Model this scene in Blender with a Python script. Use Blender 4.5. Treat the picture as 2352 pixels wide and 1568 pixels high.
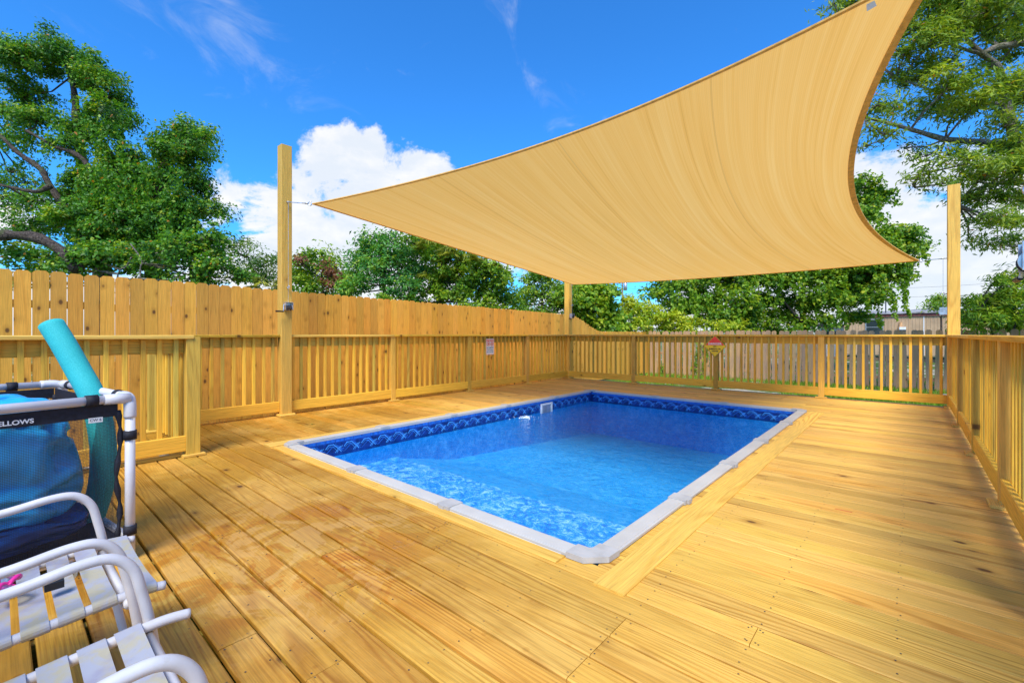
import bpy, math, random
import numpy as np
from mathutils import Matrix, Vector
from mathutils import noise as mn

for o in list(bpy.data.objects):
    bpy.data.objects.remove(o)
S = bpy.context.scene
C = S.collection

# ------------------------------------------------------------------ camera
EYE = 1.12
FPX, CXP, HYP = 1040.6, 1176.0, 767.0          # focal length, centre, horizon of the photo (2352 px wide)
YAW = math.atan2(913.0, FPX)
CA, SA = math.cos(YAW), math.sin(YAW)
cam = bpy.data.cameras.new('camera')
cam.sensor_width = 36.0
cam.lens = 36.0 * FPX / 2352.0
cam.shift_y = -17.0 / 2352.0
cam.clip_start = 0.05
cam.clip_end = 2000.0
camo = bpy.data.objects.new('camera', cam)
camo.location = (0, 0, EYE)
camo.rotation_euler = (math.radians(90), 0, YAW)
C.objects.link(camo)
S.camera = camo

# ------------------------------------------------------------------ light
SUN_DIR = Vector((0.42, -0.68, 1.06)).normalized()      # towards the sun
SUN_STRENGTH, SUN_ANGLE, SKY_STRENGTH, EXPOSURE = 1.5, 26.0, 0.15, 1.78
SUN_EL = math.asin(SUN_DIR.z)
SUN_ROT = math.atan2(SUN_DIR.x, SUN_DIR.y)
sun = bpy.data.lights.new('sun', 'SUN')
sun.energy = SUN_STRENGTH
sun.angle = math.radians(SUN_ANGLE)
sun.color = (1.0, 0.93, 0.80)
suno = bpy.data.objects.new('sun', sun)
suno.rotation_euler = (-SUN_DIR).to_track_quat('-Z', 'Y').to_euler()
suno.location = (0, 0, 30)
C.objects.link(suno)
S.view_settings.view_transform = 'Standard'
S.view_settings.look = 'None'
S.view_settings.gamma = 1.0
S.view_settings.use_curve_mapping = False
S.view_settings.exposure = EXPOSURE
S.cycles.max_bounces = 8
S.cycles.transparent_max_bounces = 16
S.cycles.use_denoising = True


# ------------------------------------------------------------------ node helpers
def nd(nt, t, ins=None, **props):
    n = nt.nodes.new(t)
    for k, v in props.items():
        setattr(n, k, v)
    for k, v in (ins or {}).items():
        s = n.inputs[k]
        if isinstance(v, bpy.types.NodeSocket):
            nt.links.new(v, s)
        else:
            s.default_value = v
    return n


class G:
    """small wrapper round one node tree"""
    def __init__(self, nt):
        self.nt = nt

    def math(self, op, a, b=0.0, c=0.0, clamp=False):
        return nd(self.nt, 'ShaderNodeMath', {0: a, 1: b, 2: c}, operation=op, use_clamp=clamp).outputs[0]

    def mix(self, f, a, b, blend='MIX'):
        a = a if isinstance(a, bpy.types.NodeSocket) or len(a) == 4 else (*a, 1)
        b = b if isinstance(b, bpy.types.NodeSocket) or len(b) == 4 else (*b, 1)
        return nd(self.nt, 'ShaderNodeMix', {0: f, 6: a, 7: b}, data_type='RGBA', blend_type=blend).outputs[2]

    def ramp(self, f, stops, interp='LINEAR'):
        n = nd(self.nt, 'ShaderNodeValToRGB', {0: f})
        r = n.color_ramp
        r.interpolation = interp
        while len(r.elements) < len(stops):
            r.elements.new(0.5)
        for e, (p, c) in zip(r.elements, stops):
            e.position = p
            e.color = (*c, 1) if not isinstance(c, (int, float)) else (c, c, c, 1)
        return n.outputs[0]

    def smooth(self, v, lo, hi):
        return nd(self.nt, 'ShaderNodeMapRange', {0: v, 1: lo, 2: hi, 3: 0.0, 4: 1.0}, interpolation_type='SMOOTHSTEP').outputs[0]

    def noise(self, vec, scale=1.0, detail=2.0, rough=0.5, dist=0.0):
        return nd(self.nt, 'ShaderNodeTexNoise', {'Vector': vec, 'Scale': scale, 'Detail': detail, 'Roughness': rough, 'Distortion': dist}).outputs[0]

    def vec(self, op, a, b=(0, 0, 0)):
        n = nd(self.nt, 'ShaderNodeVectorMath', {0: a, 1: b}, operation=op)
        return n.outputs['Value'] if op in ('DOT_PRODUCT', 'LENGTH', 'DISTANCE') else n.outputs[0]

    def sep(self, v):
        return nd(self.nt, 'ShaderNodeSeparateXYZ', {0: v}).outputs

    def comb(self, x, y, z):
        return nd(self.nt, 'ShaderNodeCombineXYZ', {0: x, 1: y, 2: z}).outputs[0]


def mat_base(name):
    m = bpy.data.materials.new(name)
    m.use_nodes = True
    nt = m.node_tree
    nt.nodes.clear()
    out = nd(nt, 'ShaderNodeOutputMaterial')
    return m, G(nt), nt, out


def bsdf(nt, out, color, rough=0.6, normal=None, metallic=0.0, spec=0.4, **extra):
    ins = {'Base Color': color if isinstance(color, bpy.types.NodeSocket) else (*color, 1), 'Roughness': rough,
           'Metallic': metallic, 'Specular IOR Level': spec}
    if normal is not None:
        ins['Normal'] = normal
    ins.update(extra)
    b = nd(nt, 'ShaderNodeBsdfPrincipled', ins)
    if out is not None:
        nt.links.new(b.outputs[0], out.inputs[0])
    return b.outputs[0]


def bump(nt, h, strength=0.3, dist=0.01):
    return nd(nt, 'ShaderNodeBump', {'Height': h, 'Strength': strength, 'Distance': dist}).outputs[0]


def plain(name, color, rough=0.5, metallic=0.0, spec=0.4, var=0.12, scale=9.0, dirt=None):
    """painted / plastic / metal surface with slight uneven tone and wear"""
    m, g, nt, out = mat_base(name)
    co = nd(nt, 'ShaderNodeTexCoord').outputs['Object']
    n = g.noise(co, scale, 5, 0.6)
    dark = tuple(c * (1 - var * 1.6) for c in color)
    lite = tuple(min(1, c * (1 + var)) for c in color)
    col = g.mix(g.smooth(n, 0.3, 0.7), dark, lite)
    if dirt:
        n2 = g.noise(co, scale * 5, 4, 0.7)
        col = g.mix(g.math('MULTIPLY', g.smooth(n2, 0.58, 0.72), 0.55), col, dirt)
    bsdf(nt, out, col, g.math('ADD', rough - 0.06, g.math('MULTIPLY', n, 0.14)), None, metallic, spec)
    return m


# ------------------------------------------------------------------ wood
def wood(name, pale, mid, dark, knot=0.35, hue=(0, 0, 0), grain=1.0, wet=False, huemix=0.35, rough=0.62, sapo=0.5, weather=None, ringk=0.85):
    """local X is the length of every board; each board draws its own grain from its random number"""
    m, g, nt, out = mat_base(name)
    co = nd(nt, 'ShaderNodeTexCoord').outputs['Object']
    rnd = nd(nt, 'ShaderNodeObjectInfo').outputs['Random']
    off = g.comb(g.math('MULTIPLY', rnd, 83.1), g.math('MULTIPLY', g.math('FRACT', g.math('MULTIPLY', rnd, 57.3)), 61.7), g.math('MULTIPLY', rnd, 191.7))
    p = g.vec('ADD', co, off)
    # wandering growth rings
    low = g.noise(g.vec('MULTIPLY', p, (0.34, 4.2, 4.2)), 1.0, 2.0, 0.5)
    wob = g.noise(g.vec('MULTIPLY', p, (1.3, 12, 12)), 1.0, 2.0, 0.5)
    yy = g.sep(p)[1]
    ph = g.math('ADD', g.math('MULTIPLY', low, 84.0 * grain), g.math('ADD', g.math('MULTIPLY', yy, 330.0 * grain * sapo), g.math('MULTIPLY', wob, 3.0)))
    ring = g.math('MULTIPLY_ADD', g.math('SINE', ph), 0.5, 0.5)
    ring = g.math('POWER', ring, 2.6)
    fib = g.noise(g.vec('MULTIPLY', p, (5.0, 210, 210)), 1.0, 3.0, 0.6)
    pat = g.noise(g.vec('MULTIPLY', p, (1.1, 7, 7)), 1.0, 3.0, 0.55)
    rk = g.math('FRACT', g.math('MULTIPLY', rnd, 733.1))
    pt2 = g.noise(g.vec('MULTIPLY', p, (0.8, 9, 9)), 1.0, 2.0, 0.5)
    rs_ = g.math('MULTIPLY', g.math('MULTIPLY_ADD', rk, 0.65, 0.40), g.math('MULTIPLY_ADD', g.smooth(pt2, 0.35, 0.65), 0.75, 0.25))
    c = g.mix(g.math('MULTIPLY', g.math('MULTIPLY', ring, rs_), ringk * 1.15), pale, mid)
    c = g.mix(g.math('MULTIPLY', g.smooth(pat, 0.38, 0.78), 0.40), c, dark)
    # tone of the whole board
    r2 = g.math('FRACT', g.math('MULTIPLY', rnd, 17.17))
    r3 = g.math('FRACT', g.math('MULTIPLY', rnd, 131.3))
    c = g.mix(g.math('MULTIPLY', r2, huemix), c, hue)
    r4 = g.math('FRACT', g.math('MULTIPLY', rnd, 389.7))
    c = g.mix(g.math('MULTIPLY', g.smooth(r4, 0.62, 1.0), 0.32), c, g.mix(1.0, c, (0.86, 0.99, 0.62, 1), 'MULTIPLY'))
    c = g.mix(g.math('MULTIPLY', g.math('SUBTRACT', 1.0, g.smooth(r4, 0.0, 0.30)), 0.55), c, g.mix(1.0, c, (1.0, 0.82, 0.62, 1), 'MULTIPLY'))
    c = g.mix(1.0, c, g.ramp(r3, [(0, 0.78), (0.3, 0.92), (0.7, 1.02), (1, 1.12)]), 'MULTIPLY')
    c = g.mix(1.0, c, g.ramp(fib, [(0.28, 0.70), (0.60, 1.06)]), 'MULTIPLY')
    # knots: a few cells of a stretched cell pattern
    if knot > 0:
        kv = g.vec('MULTIPLY', p, (5.2, 8.6, 0.0))
        vo = nd(nt, 'ShaderNodeTexVoronoi', {'Vector': kv, 'Scale': 1.0, 'Randomness': 1.0}, feature='F1')
        keep = g.math('LESS_THAN', g.sep(vo.outputs['Color'])[0], knot)
        kd = g.math('ADD', vo.outputs['Distance'], g.math('MULTIPLY', g.math('SUBTRACT', fib, 0.5), 0.05))
        km = g.math('MULTIPLY', g.math('SUBTRACT', 1.0, g.smooth(kd, 0.09, 0.19)), keep)
        halo = g.math('MULTIPLY', g.math('SUBTRACT', 1.0, g.smooth(kd, 0.08, 0.48)), keep)
        c = g.mix(g.math('MULTIPLY', halo, 0.45), c, tuple(x * 0.62 for x in mid))
        c = g.mix(g.math('MULTIPLY', km, 0.85), c, (0.085, 0.032, 0.010))
    ro = rough
    if weather:
        wn = g.noise(g.vec('MULTIPLY', p, (1.3, 9, 9)), 1.0, 4.0, 0.6)
        c = g.mix(g.math('MULTIPLY', g.smooth(wn, 0.32, 0.7), 0.8), c, weather)
    hgt = g.math('ADD', g.math('MULTIPLY', fib, 0.6), g.math('MULTIPLY', ring, 0.5))
    if wet:
        pos = nd(nt, 'ShaderNodeNewGeometry').outputs['Position']
        s = g.sep(pos)
        big = g.noise(pos, 1.15, 3.0, 0.55)
        fine = g.noise(pos, 5.5, 5.0, 0.6, 0.6)
        near = g.math('SUBTRACT', 1.0, g.smooth(g.math('ADD', g.math('MULTIPLY', s[0], 0.55), g.math('MULTIPLY', s[1], 0.75)), -0.6, 1.7))
        damp = g.math('MULTIPLY', near, g.math('MULTIPLY_ADD', g.smooth(g.math('ADD', g.math('MULTIPLY', big, 0.7), g.math('MULTIPLY', fine, 0.3)), 0.36, 0.56), 0.6, 0.4))
        c = g.mix(g.math('MULTIPLY', damp, 0.85), c, g.mix(1.0, c, (0.54, 0.41, 0.10), 'MULTIPLY'))
        zone = g.math('SUBTRACT', 1.0, g.smooth(g.vec('DISTANCE', pos, (-2.45, 1.0, 0.0)), 0.35, 1.15))
        nA = g.noise(pos, 3.1, 6.0, 0.62, 0.7)
        wetm = g.math('MULTIPLY', zone, g.smooth(nA, 0.515, 0.53))
        drym = g.math('MULTIPLY', zone, g.math('SUBTRACT', 1.0, g.smooth(nA, 0.455, 0.47)))
        pud = g.math('MULTIPLY', zone, g.smooth(nA, 0.635, 0.645))
        c = g.mix(g.math('MULTIPLY', drym, 0.20), c, (0.74, 0.48, 0.20))
        c = g.mix(g.math('MULTIPLY', wetm, 0.60), c, g.mix(1.0, c, (0.86, 0.58, 0.10), 'MULTIPLY'))
        ro = g.math('SUBTRACT', rough, g.math('ADD', g.math('MULTIPLY', damp, 0.12), g.math('ADD', g.math('MULTIPLY', wetm, 0.12), g.math('MULTIPLY', pud, 0.34))))
        drops = nd(nt, 'ShaderNodeTexVoronoi', {'Vector': pos, 'Scale': 9.0}, feature='F1').outputs['Distance']
        dm = g.math('MULTIPLY', g.math('MULTIPLY', near, 0.5), g.math('SUBTRACT', 1.0, g.smooth(g.math('ADD', drops, g.math('MULTIPLY', fine, 0.2)), 0.18, 0.24)))
        c = g.mix(dm, c, g.mix(1.0, c, (0.66, 0.52, 0.30), 'MULTIPLY'))
    bsdf(nt, out, c, ro, bump(nt, hgt, 0.35, 0.002), 0.0, 0.35)
    return m


M = {}
M['deck'] = wood('deck_wood', (0.84, 0.505, 0.120), (0.42, 0.165, 0.018), (0.56, 0.28, 0.036), 0.14, (0.76, 0.46, 0.075), 1.25, wet=True, huemix=0.5, ringk=0.92)
M['rail'] = wood('rail_wood', (0.90, 0.545, 0.058), (0.66, 0.32, 0.026), (0.70, 0.36, 0.036), 0.10, (0.84, 0.48, 0.06), 1.0, huemix=0.35, ringk=0.6)
M['fence'] = wood('fence_wood', (0.84, 0.425, 0.058), (0.58, 0.245, 0.022), (0.66, 0.30, 0.030), 0.62, (0.85, 0.41, 0.075), 0.6, huemix=0.45, ringk=0.42)
M['green'] = wood('treated_wood', (0.66, 0.44, 0.07), (0.46, 0.26, 0.035), (0.46, 0.36, 0.055), 0.20, (0.54, 0.42, 0.075), 1.2, huemix=0.5)
M['post'] = wood('post_wood', (0.86, 0.49, 0.09), (0.58, 0.25, 0.032), (0.56, 0.36, 0.08), 0.16, (0.66, 0.44, 0.12), 1.1, huemix=0.2, sapo=0.6, ringk=0.55)
M['old'] = wood('weathered_wood', (0.62, 0.36, 0.17), (0.44, 0.23, 0.10), (0.40, 0.22, 0.11), 0.16, (0.68, 0.38, 0.15), 1.0, huemix=0.5, rough=0.8, weather=(0.36, 0.24, 0.165))
M['trim'] = wood('trim_wood', (0.84, 0.52, 0.10), (0.62, 0.31, 0.04), (0.64, 0.42, 0.09), 0.04, (0.72, 0.48, 0.10), 0.9, huemix=0.3)
M['pvc'] = plain('white_pvc', (0.62, 0.61, 0.63), 0.35, spec=0.5, var=0.04)
M['chair_paint'] = plain('white_powder_coat', (0.58, 0.57, 0.59), 0.35, spec=0.5, var=0.06, dirt=(0.5, 0.48, 0.45))
M['zinc'] = plain('zinc_steel', (0.62, 0.64, 0.66), 0.32, 0.9, var=0.2, scale=30)
M['dark_metal'] = plain('dark_steel', (0.10, 0.10, 0.11), 0.4, 0.8)
M['black'] = plain('black_webbing', (0.012, 0.013, 0.022), 0.7, var=0.3, scale=60)
M['black_plastic'] = plain('black_plastic', (0.015, 0.015, 0.018), 0.35)
M['coping'] = plain('grey_resin', (0.50, 0.485, 0.45), 0.42, var=0.05, scale=3, dirt=(0.44, 0.43, 0.40))
M['cap_grey'] = plain('grey_resin_cap', (0.43, 0.425, 0.41), 0.45, var=0.08, scale=10)
M['white'] = plain('white_plastic', (0.78, 0.79, 0.80), 0.4, var=0.05)
M['sign_white'] = plain('sign_white', (0.82, 0.82, 0.80), 0.35, var=0.04)
M['sign_red'] = plain('sign_red', (0.90, 0.06, 0.03), 0.35, var=0.08)
M['sign_yellow'] = plain('sign_yellow', (0.95, 0.66, 0.02), 0.35, var=0.06)
M['sign_black'] = plain('sign_black', (0.015, 0.015, 0.015), 0.4)
M['sign_blue'] = plain('sign_blue_print', (0.03, 0.10, 0.24), 0.4)
M['pink'] = plain('pink_silicone', (0.80, 0.03, 0.30), 0.3, var=0.1)
M['tan'] = plain('tan_siding', (0.47, 0.32, 0.19), 0.6, var=0.10, scale=1.5)
M['maroon'] = plain('maroon_fascia', (0.16, 0.045, 0.04), 0.6, var=0.3)
M['roof_grey'] = plain('grey_roofing', (0.33, 0.32, 0.31), 0.8, var=0.35, scale=3, dirt=(0.08, 0.08, 0.08))
M['brick_dark'] = plain('dark_opening', (0.02, 0.02, 0.022), 0.7)
M['aluminium'] = plain('aluminium', (0.55, 0.57, 0.60), 0.35, 0.7)
M['window_glass'] = plain('window_glass', (0.03, 0.045, 0.05), 0.06, 0.0, 0.8)
M['bark'] = plain('bark', (0.11, 0.085, 0.07), 0.9, var=0.45, scale=14, dirt=(0.05, 0.04, 0.03))
M['bark_pale'] = plain('pale_bark', (0.27, 0.235, 0.20), 0.9, var=0.4, scale=10, dirt=(0.08, 0.07, 0.06))
def bark_mat(name, col, dark):
    m, g, nt, out = mat_base(name)
    co = nd(nt, 'ShaderNodeTexCoord').outputs['Object']
    n1 = g.noise(co, 26, 5, 0.7, 0.8)
    n2 = g.noise(co, 3.5, 4, 0.6)
    n3 = g.noise(co, 9, 3, 0.6)
    c = g.mix(g.smooth(n1, 0.36, 0.62), dark, col)
    c = g.mix(g.math('MULTIPLY', g.smooth(n2, 0.52, 0.68), 0.6), c, (0.10, 0.13, 0.05))
    c = g.mix(g.math('MULTIPLY', g.smooth(n3, 0.58, 0.70), 0.5), c, tuple(min(1, x * 1.6) for x in col))
    bsdf(nt, out, c, 0.92, bump(nt, g.math('ADD', n1, n3), 0.9, 0.05), spec=0.15)
    return m


M['bark'] = bark_mat('bark', (0.13, 0.10, 0.08), (0.03, 0.024, 0.02))
M['bark_pale'] = bark_mat('pale_bark', (0.30, 0.27, 0.23), (0.08, 0.07, 0.06))
M['stump'] = plain('cut_wood', (0.36, 0.29, 0.23), 0.85, var=0.3, scale=20)
M['concrete'] = plain('pole_wood', (0.20, 0.17, 0.14), 0.85, var=0.3)
M['gravel'] = plain('gravel_stone', (0.24, 0.22, 0.20), 0.9, var=0.5, scale=40, dirt=(0.08, 0.08, 0.08))
M['red_chalk'] = plain('red_chalk', (0.60, 0.03, 0.03), 0.8)
M['leaf_dry'] = plain('dry_leaf', (0.30, 0.25, 0.03), 0.7)


# ------------------------------------------------------------------ mesh helpers
def mesh(name, v, f, mat=None, smooth=False):
    me = bpy.data.meshes.new(name)
    me.from_pydata([tuple(x) for x in v], [], f)
    me.update()
    if mat is not None:
        me.materials.append(mat)
    if smooth:
        me.polygons.foreach_set('use_smooth', [True] * len(me.polygons))
    return me


WORLD = {}


def obj(name, me, parent=None, loc=(0, 0, 0), rot=None):
    """loc and rot are given in world space; a child is stored relative to its parent"""
    o = bpy.data.objects.new(name, me)
    C.objects.link(o)
    mw = Matrix.Translation(Vector(loc)) @ (rot.to_4x4() if rot is not None else Matrix.Identity(4))
    WORLD[o.name] = mw
    if parent is not None:
        o.parent = parent
        o.matrix_basis = WORLD[parent.name].inverted() @ mw
    else:
        o.matrix_basis = mw
    return o


def tag(o, label, cat, group=None, kind=None):
    o['label'] = label
    o['category'] = cat
    if group:
        o['group'] = group
    if kind:
        o['kind'] = kind
    return o


def thing(name, label, cat, loc=(0, 0, 0), group=None):
    return tag(obj(name, None, None, loc), label, cat, group)


def struct(o):
    o['kind'] = 'structure'
    return o


def axes(x, y):
    x = Vector(x).normalized()
    y = Vector(y)
    y = (y - x * y.dot(x)).normalized()
    z = x.cross(y)
    return Matrix((x, y, z)).transposed()


UPX = axes((0, 0, 1), (0, 1, 0))      # local X up, local Y along world Y
UPY = axes((0, 0, 1), (1, 0, 0))      # local X up, local Y along world X
ALX = axes((1, 0, 0), (0, 1, 0))
ALY = axes((0, 1, 0), (-1, 0, 0))
_cache = {}


def board_mesh(l, w, t, b=0.004, mat=None):
    key = (round(l, 3), round(w, 3), round(t, 3), b, mat.name if mat else '')
    if key in _cache:
        return _cache[key]
    y, z = w / 2, t / 2
    prof = [(-y, -z + b), (-y + b, -z), (y - b, -z), (y, -z + b), (y, z - b), (y - b, z), (-y + b, z), (-y, z - b)]
    v, f = [], []
    for x in (-l / 2, l / 2):
        v += [(x, a, c) for a, c in prof]
    f.append(tuple(range(7, -1, -1))[::1])
    f.append(tuple(range(8, 16)))
    for i in range(8):
        j = (i + 1) % 8
        f.append((i, j, 8 + j, 8 + i))
    me = mesh('board', v, f, mat)
    _cache[key] = me
    return me


def board(name, parent, l, w, t, loc, rot, mat, b=0.004):
    return obj(name, board_mesh(l, w, t, b, mat), parent, loc, rot)


def box_vf(x0, x1, y0, y1, z0, z1):
    v = [(x0, y0, z0), (x1, y0, z0), (x1, y1, z0), (x0, y1, z0), (x0, y0, z1), (x1, y0, z1), (x1, y1, z1), (x0, y1, z1)]
    f = [(0, 3, 2, 1), (4, 5, 6, 7), (0, 1, 5, 4), (1, 2, 6, 5), (2, 3, 7, 6), (3, 0, 4, 7)]
    return v, f


class MB:
    def __init__(self):
        self.v, self.f = [], []

    def add(self, v, f):
        n = len(self.v)
        self.v += [tuple(x) for x in v]
        self.f += [tuple(i + n for i in q) for q in f]
        return self

    def box(self, *a):
        return self.add(*box_vf(*a))

    def tube(self, pts, r, seg=10, caps=True):
        return self.add(*tube_vf(pts, r, seg, caps))

    def prism(self, poly, z0, z1, T=None):
        n = len(poly)
        v = [(x, y, z0) for x, y in poly] + [(x, y, z1) for x, y in poly]
        f = [tuple(range(n - 1, -1, -1)), tuple(range(n, 2 * n))] + [(i, (i + 1) % n, n + (i + 1) % n, n + i) for i in range(n)]
        if T is not None:
            v = [tuple(T @ Vector(p)) for p in v]
        return self.add(v, f)

    def mesh(self, name, mat, smooth=False):
        return mesh(name, self.v, self.f, mat, smooth)


def tube_vf(pts, r, seg=10, caps=True):
    pts = [Vector(p) for p in pts]
    n = len(pts)
    rs = r if isinstance(r, (list, tuple, np.ndarray)) else [r] * n
    v, f = [], []
    t0 = (pts[1] - pts[0]).normalized()
    up = Vector((0, 0, 1)) if abs(t0.z) < 0.9 else Vector((1, 0, 0))
    nrm = (up - t0 * up.dot(t0)).normalized()
    for i, p in enumerate(pts):
        t = (pts[min(i + 1, n - 1)] - pts[max(i - 1, 0)]).normalized()
        nrm = (nrm - t * nrm.dot(t)).normalized()
        bn = t.cross(nrm)
        for k in range(seg):
            a = 2 * math.pi * k / seg
            v.append(p + (nrm * math.cos(a) + bn * math.sin(a)) * rs[i])
    for i in range(n - 1):
        for k in range(seg):
            k2 = (k + 1) % seg
            f.append((i * seg + k, i * seg + k2, (i + 1) * seg + k2, (i + 1) * seg + k))
    if caps:
        f.append(tuple(range(seg - 1, -1, -1)))
        f.append(tuple((n - 1) * seg + k for k in range(seg)))
    return v, f


def smooth_path(pts, n=6):
    """Catmull-Rom through pts"""
    P = [np.array(p, float) for p in pts]
    P = [2 * P[0] - P[1]] + P + [2 * P[-1] - P[-2]]
    out = []
    for i in range(1, len(P) - 2):
        a, b, c, d = P[i - 1:i + 3]
        for k in range(n):
            t = k / n
            out.append(0.5 * ((2 * b) + (-a + c) * t + (2 * a - 5 * b + 4 * c - d) * t * t + (-a + 3 * b - 3 * c + d) * t ** 3))
    out.append(P[-2])
    return [tuple(p) for p in out]


def at(px, py, d):
    """a photo direction followed out to a real distance"""
    lat = (px - CXP) / FPX * d
    return np.array((lat * CA - d * SA, lat * SA + d * CA, EYE - (py - HYP) * d / FPX))


def text_mesh(body, size, mat, depth=0.0008, sx=1.0, bold=0.0):
    cu = bpy.data.curves.new('txt', 'FONT')
    cu.body = body
    cu.size = size
    cu.align_x = 'CENTER'
    cu.align_y = 'CENTER'
    cu.extrude = depth
    cu.offset = bold
    o = bpy.data.objects.new('txt', cu)
    C.objects.link(o)
    dg = bpy.context.evaluated_depsgraph_get()
    me = bpy.data.meshes.new_from_object(o.evaluated_get(dg))
    bpy.data.objects.remove(o)
    if sx != 1.0:
        me.transform(Matrix.Diagonal((sx, 1, 1, 1)))
    me.materials.clear()
    me.materials.append(mat)
    return me


rng = random.Random(7)

# ------------------------------------------------------------------ world: sky with clouds
w = bpy.data.worlds.new('World')
S.world = w
w.use_nodes = True
nt = w.node_tree
nt.nodes.clear()
g = G(nt)
wo = nd(nt, 'ShaderNodeOutputWorld')
sky = nd(nt, 'ShaderNodeTexSky', sky_type='NISHITA')
sky.sun_disc = False
sky.sun_elevation = SUN_EL
sky.sun_rotation = SUN_ROT
sky.altitude = 0
sky.air_density = 1.0
sky.dust_density = 0.35
sky.ozone_density = 3.0
dirv = nd(nt, 'ShaderNodeTexCoord').outputs['Generated']
dz = g.sep(dirv)[2]
el = g.math('MAXIMUM', dz, 0.0)
fb = g.noise(g.vec('MULTIPLY', dirv, (1, 1, 1.5)), 6.4, 10, 0.62, 0.5)
fb = g.math('MULTIPLY_ADD', fb, 1.5, -0.25)
bias = g.math('MULTIPLY', g.math('SUBTRACT', 0.31, g.math('MULTIPLY', el, 1.75)), 1.0)
acc = bias


def lobe(acc, px, py, rad, amp):
    v = Vector(at(px, py, 1.0)) - Vector((0, 0, EYE))
    v.normalize()
    dd = g.math('SUBTRACT', 1.0, g.vec('DOT_PRODUCT', dirv, tuple(v)))
    s2 = 2 * (rad / FPX) ** 2 * 0.5
    e = g.math('POWER', 2.718, g.math('MULTIPLY', dd, -1.0 / s2))
    return g.math('ADD', acc, g.math('MULTIPLY', e, amp))


for a_ in ((830, 440, 85, 0.33), (850, 330, 40, 0.20), (770, 350, 40, 0.18), (1005, 400, 55, 0.34), (900, 500, 150, 0.24), (690, 530, 130, 0.20), (1990, 430, 110, 0.22), (2080, 560, 160, 0.20), (2230, 230, 150, -0.14), (2120, 300, 80, -0.06),
           (560, 520, 90, 0.06), (300, 330, 200, -0.16), (1400, 250, 260, -0.12), (180, 150, 160, -0.10), (90, 480, 160, 0.14),
           (3300, 300, 300, 0.2), (-900, 350, 400, 0.2), (5200, -300, 700, 0.15)):
    acc = lobe(acc, *a_)
fb2 = g.noise(g.vec('MULTIPLY', dirv, (1, 1, 1.2)), 17.0, 8, 0.62, 0.3)
tot = g.math('ADD', g.math('ADD', fb, g.math('MULTIPLY', g.math('SUBTRACT', fb2, 0.5), 0.46)), acc)
cm = g.smooth(tot, 0.58, 0.76)
wis = g.noise(g.vec('MULTIPLY', dirv, (3.0, 1.0, 2.2)), 3.4, 8, 0.62, 1.2)
wacc = lobe(lobe(lobe(g.math('MULTIPLY', el, 0.0), 430, 30, 85, 0.16), 520, 60, 55, 0.10), 1120, 30, 60, 0.02)
wm = g.math('MULTIPLY', g.smooth(g.math('ADD', wis, wacc), 0.60, 0.92), 0.42)
cmask = g.math('MAXIMUM', cm, wm)
shade = g.noise(g.vec('MULTIPLY', dirv, (1, 1, 1.9)), 7.5, 7, 0.6, 0.2)
CLOUD = 0.285 / SKY_STRENGTH
ccol = g.mix(g.smooth(shade, 0.38, 0.66), tuple(CLOUD * x for x in (0.86, 0.92, 1.0)), tuple(CLOUD * x for x in (1.07, 1.06, 1.05)))
skyc = g.mix(1.0, sky.outputs[0], (0.09, 0.325, 0.56, 1), 'MULTIPLY')
final = g.mix(g.math('MULTIPLY', cmask, 0.96), skyc, ccol)
bg = nd(nt, 'ShaderNodeBackground', {'Color': final, 'Strength': SKY_STRENGTH})
nt.links.new(bg.outputs[0], wo.inputs[0])

# ------------------------------------------------------------------ layout (metres; deck top is z = 0)
GZ = -0.33
XL, YF, XR = -6.53, 9.60, 0.48                    # railing lines
PX0, PX1, PY0, PY1 = -4.755, -1.11, 1.893, 7.755   # outer edge of the pool coping
CW = 0.102
IX0, IX1, IY0, IY1 = PX0 + CW, PX1 - CW, PY0 + CW, PY1 - CW
WATER_Z, FLOOR_Z, BENCH_Z, BENCH_Y = -0.155, -0.80, -0.36, 3.20

# ------------------------------------------------------------------ ground
m, g, nt, out = mat_base('lawn_ground')
pos = nd(nt, 'ShaderNodeNewGeometry').outputs['Position']
n1 = g.noise(pos, 0.9, 5, 0.6)
n2 = g.noise(pos, 22, 5, 0.7)
c = g.mix(g.smooth(n2, 0.3, 0.7), (0.055, 0.10, 0.02), (0.12, 0.19, 0.035))
c = g.mix(g.smooth(n1, 0.50, 0.62), c, g.mix(g.smooth(n2, 0.35, 0.65), (0.30, 0.25, 0.18), (0.52, 0.46, 0.37)))
bsdf(nt, out, c, 0.95, bump(nt, n2, 0.6, 0.02), spec=0.1)
B = 600
v = [(-B, -B, GZ), (B, -B, GZ), (B, B, GZ), (-B, B, GZ), (PX0 - .02, PY0 - .02, GZ), (PX1 + .02, PY0 - .02, GZ), (PX1 + .02, PY1 + .02, GZ), (PX0 - .02, PY1 + .02, GZ)]
struct(obj('ground', mesh('ground', v, [(0, 1, 5, 4), (1, 2, 6, 5), (2, 3, 7, 6), (3, 0, 4, 7)], m)))

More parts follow.
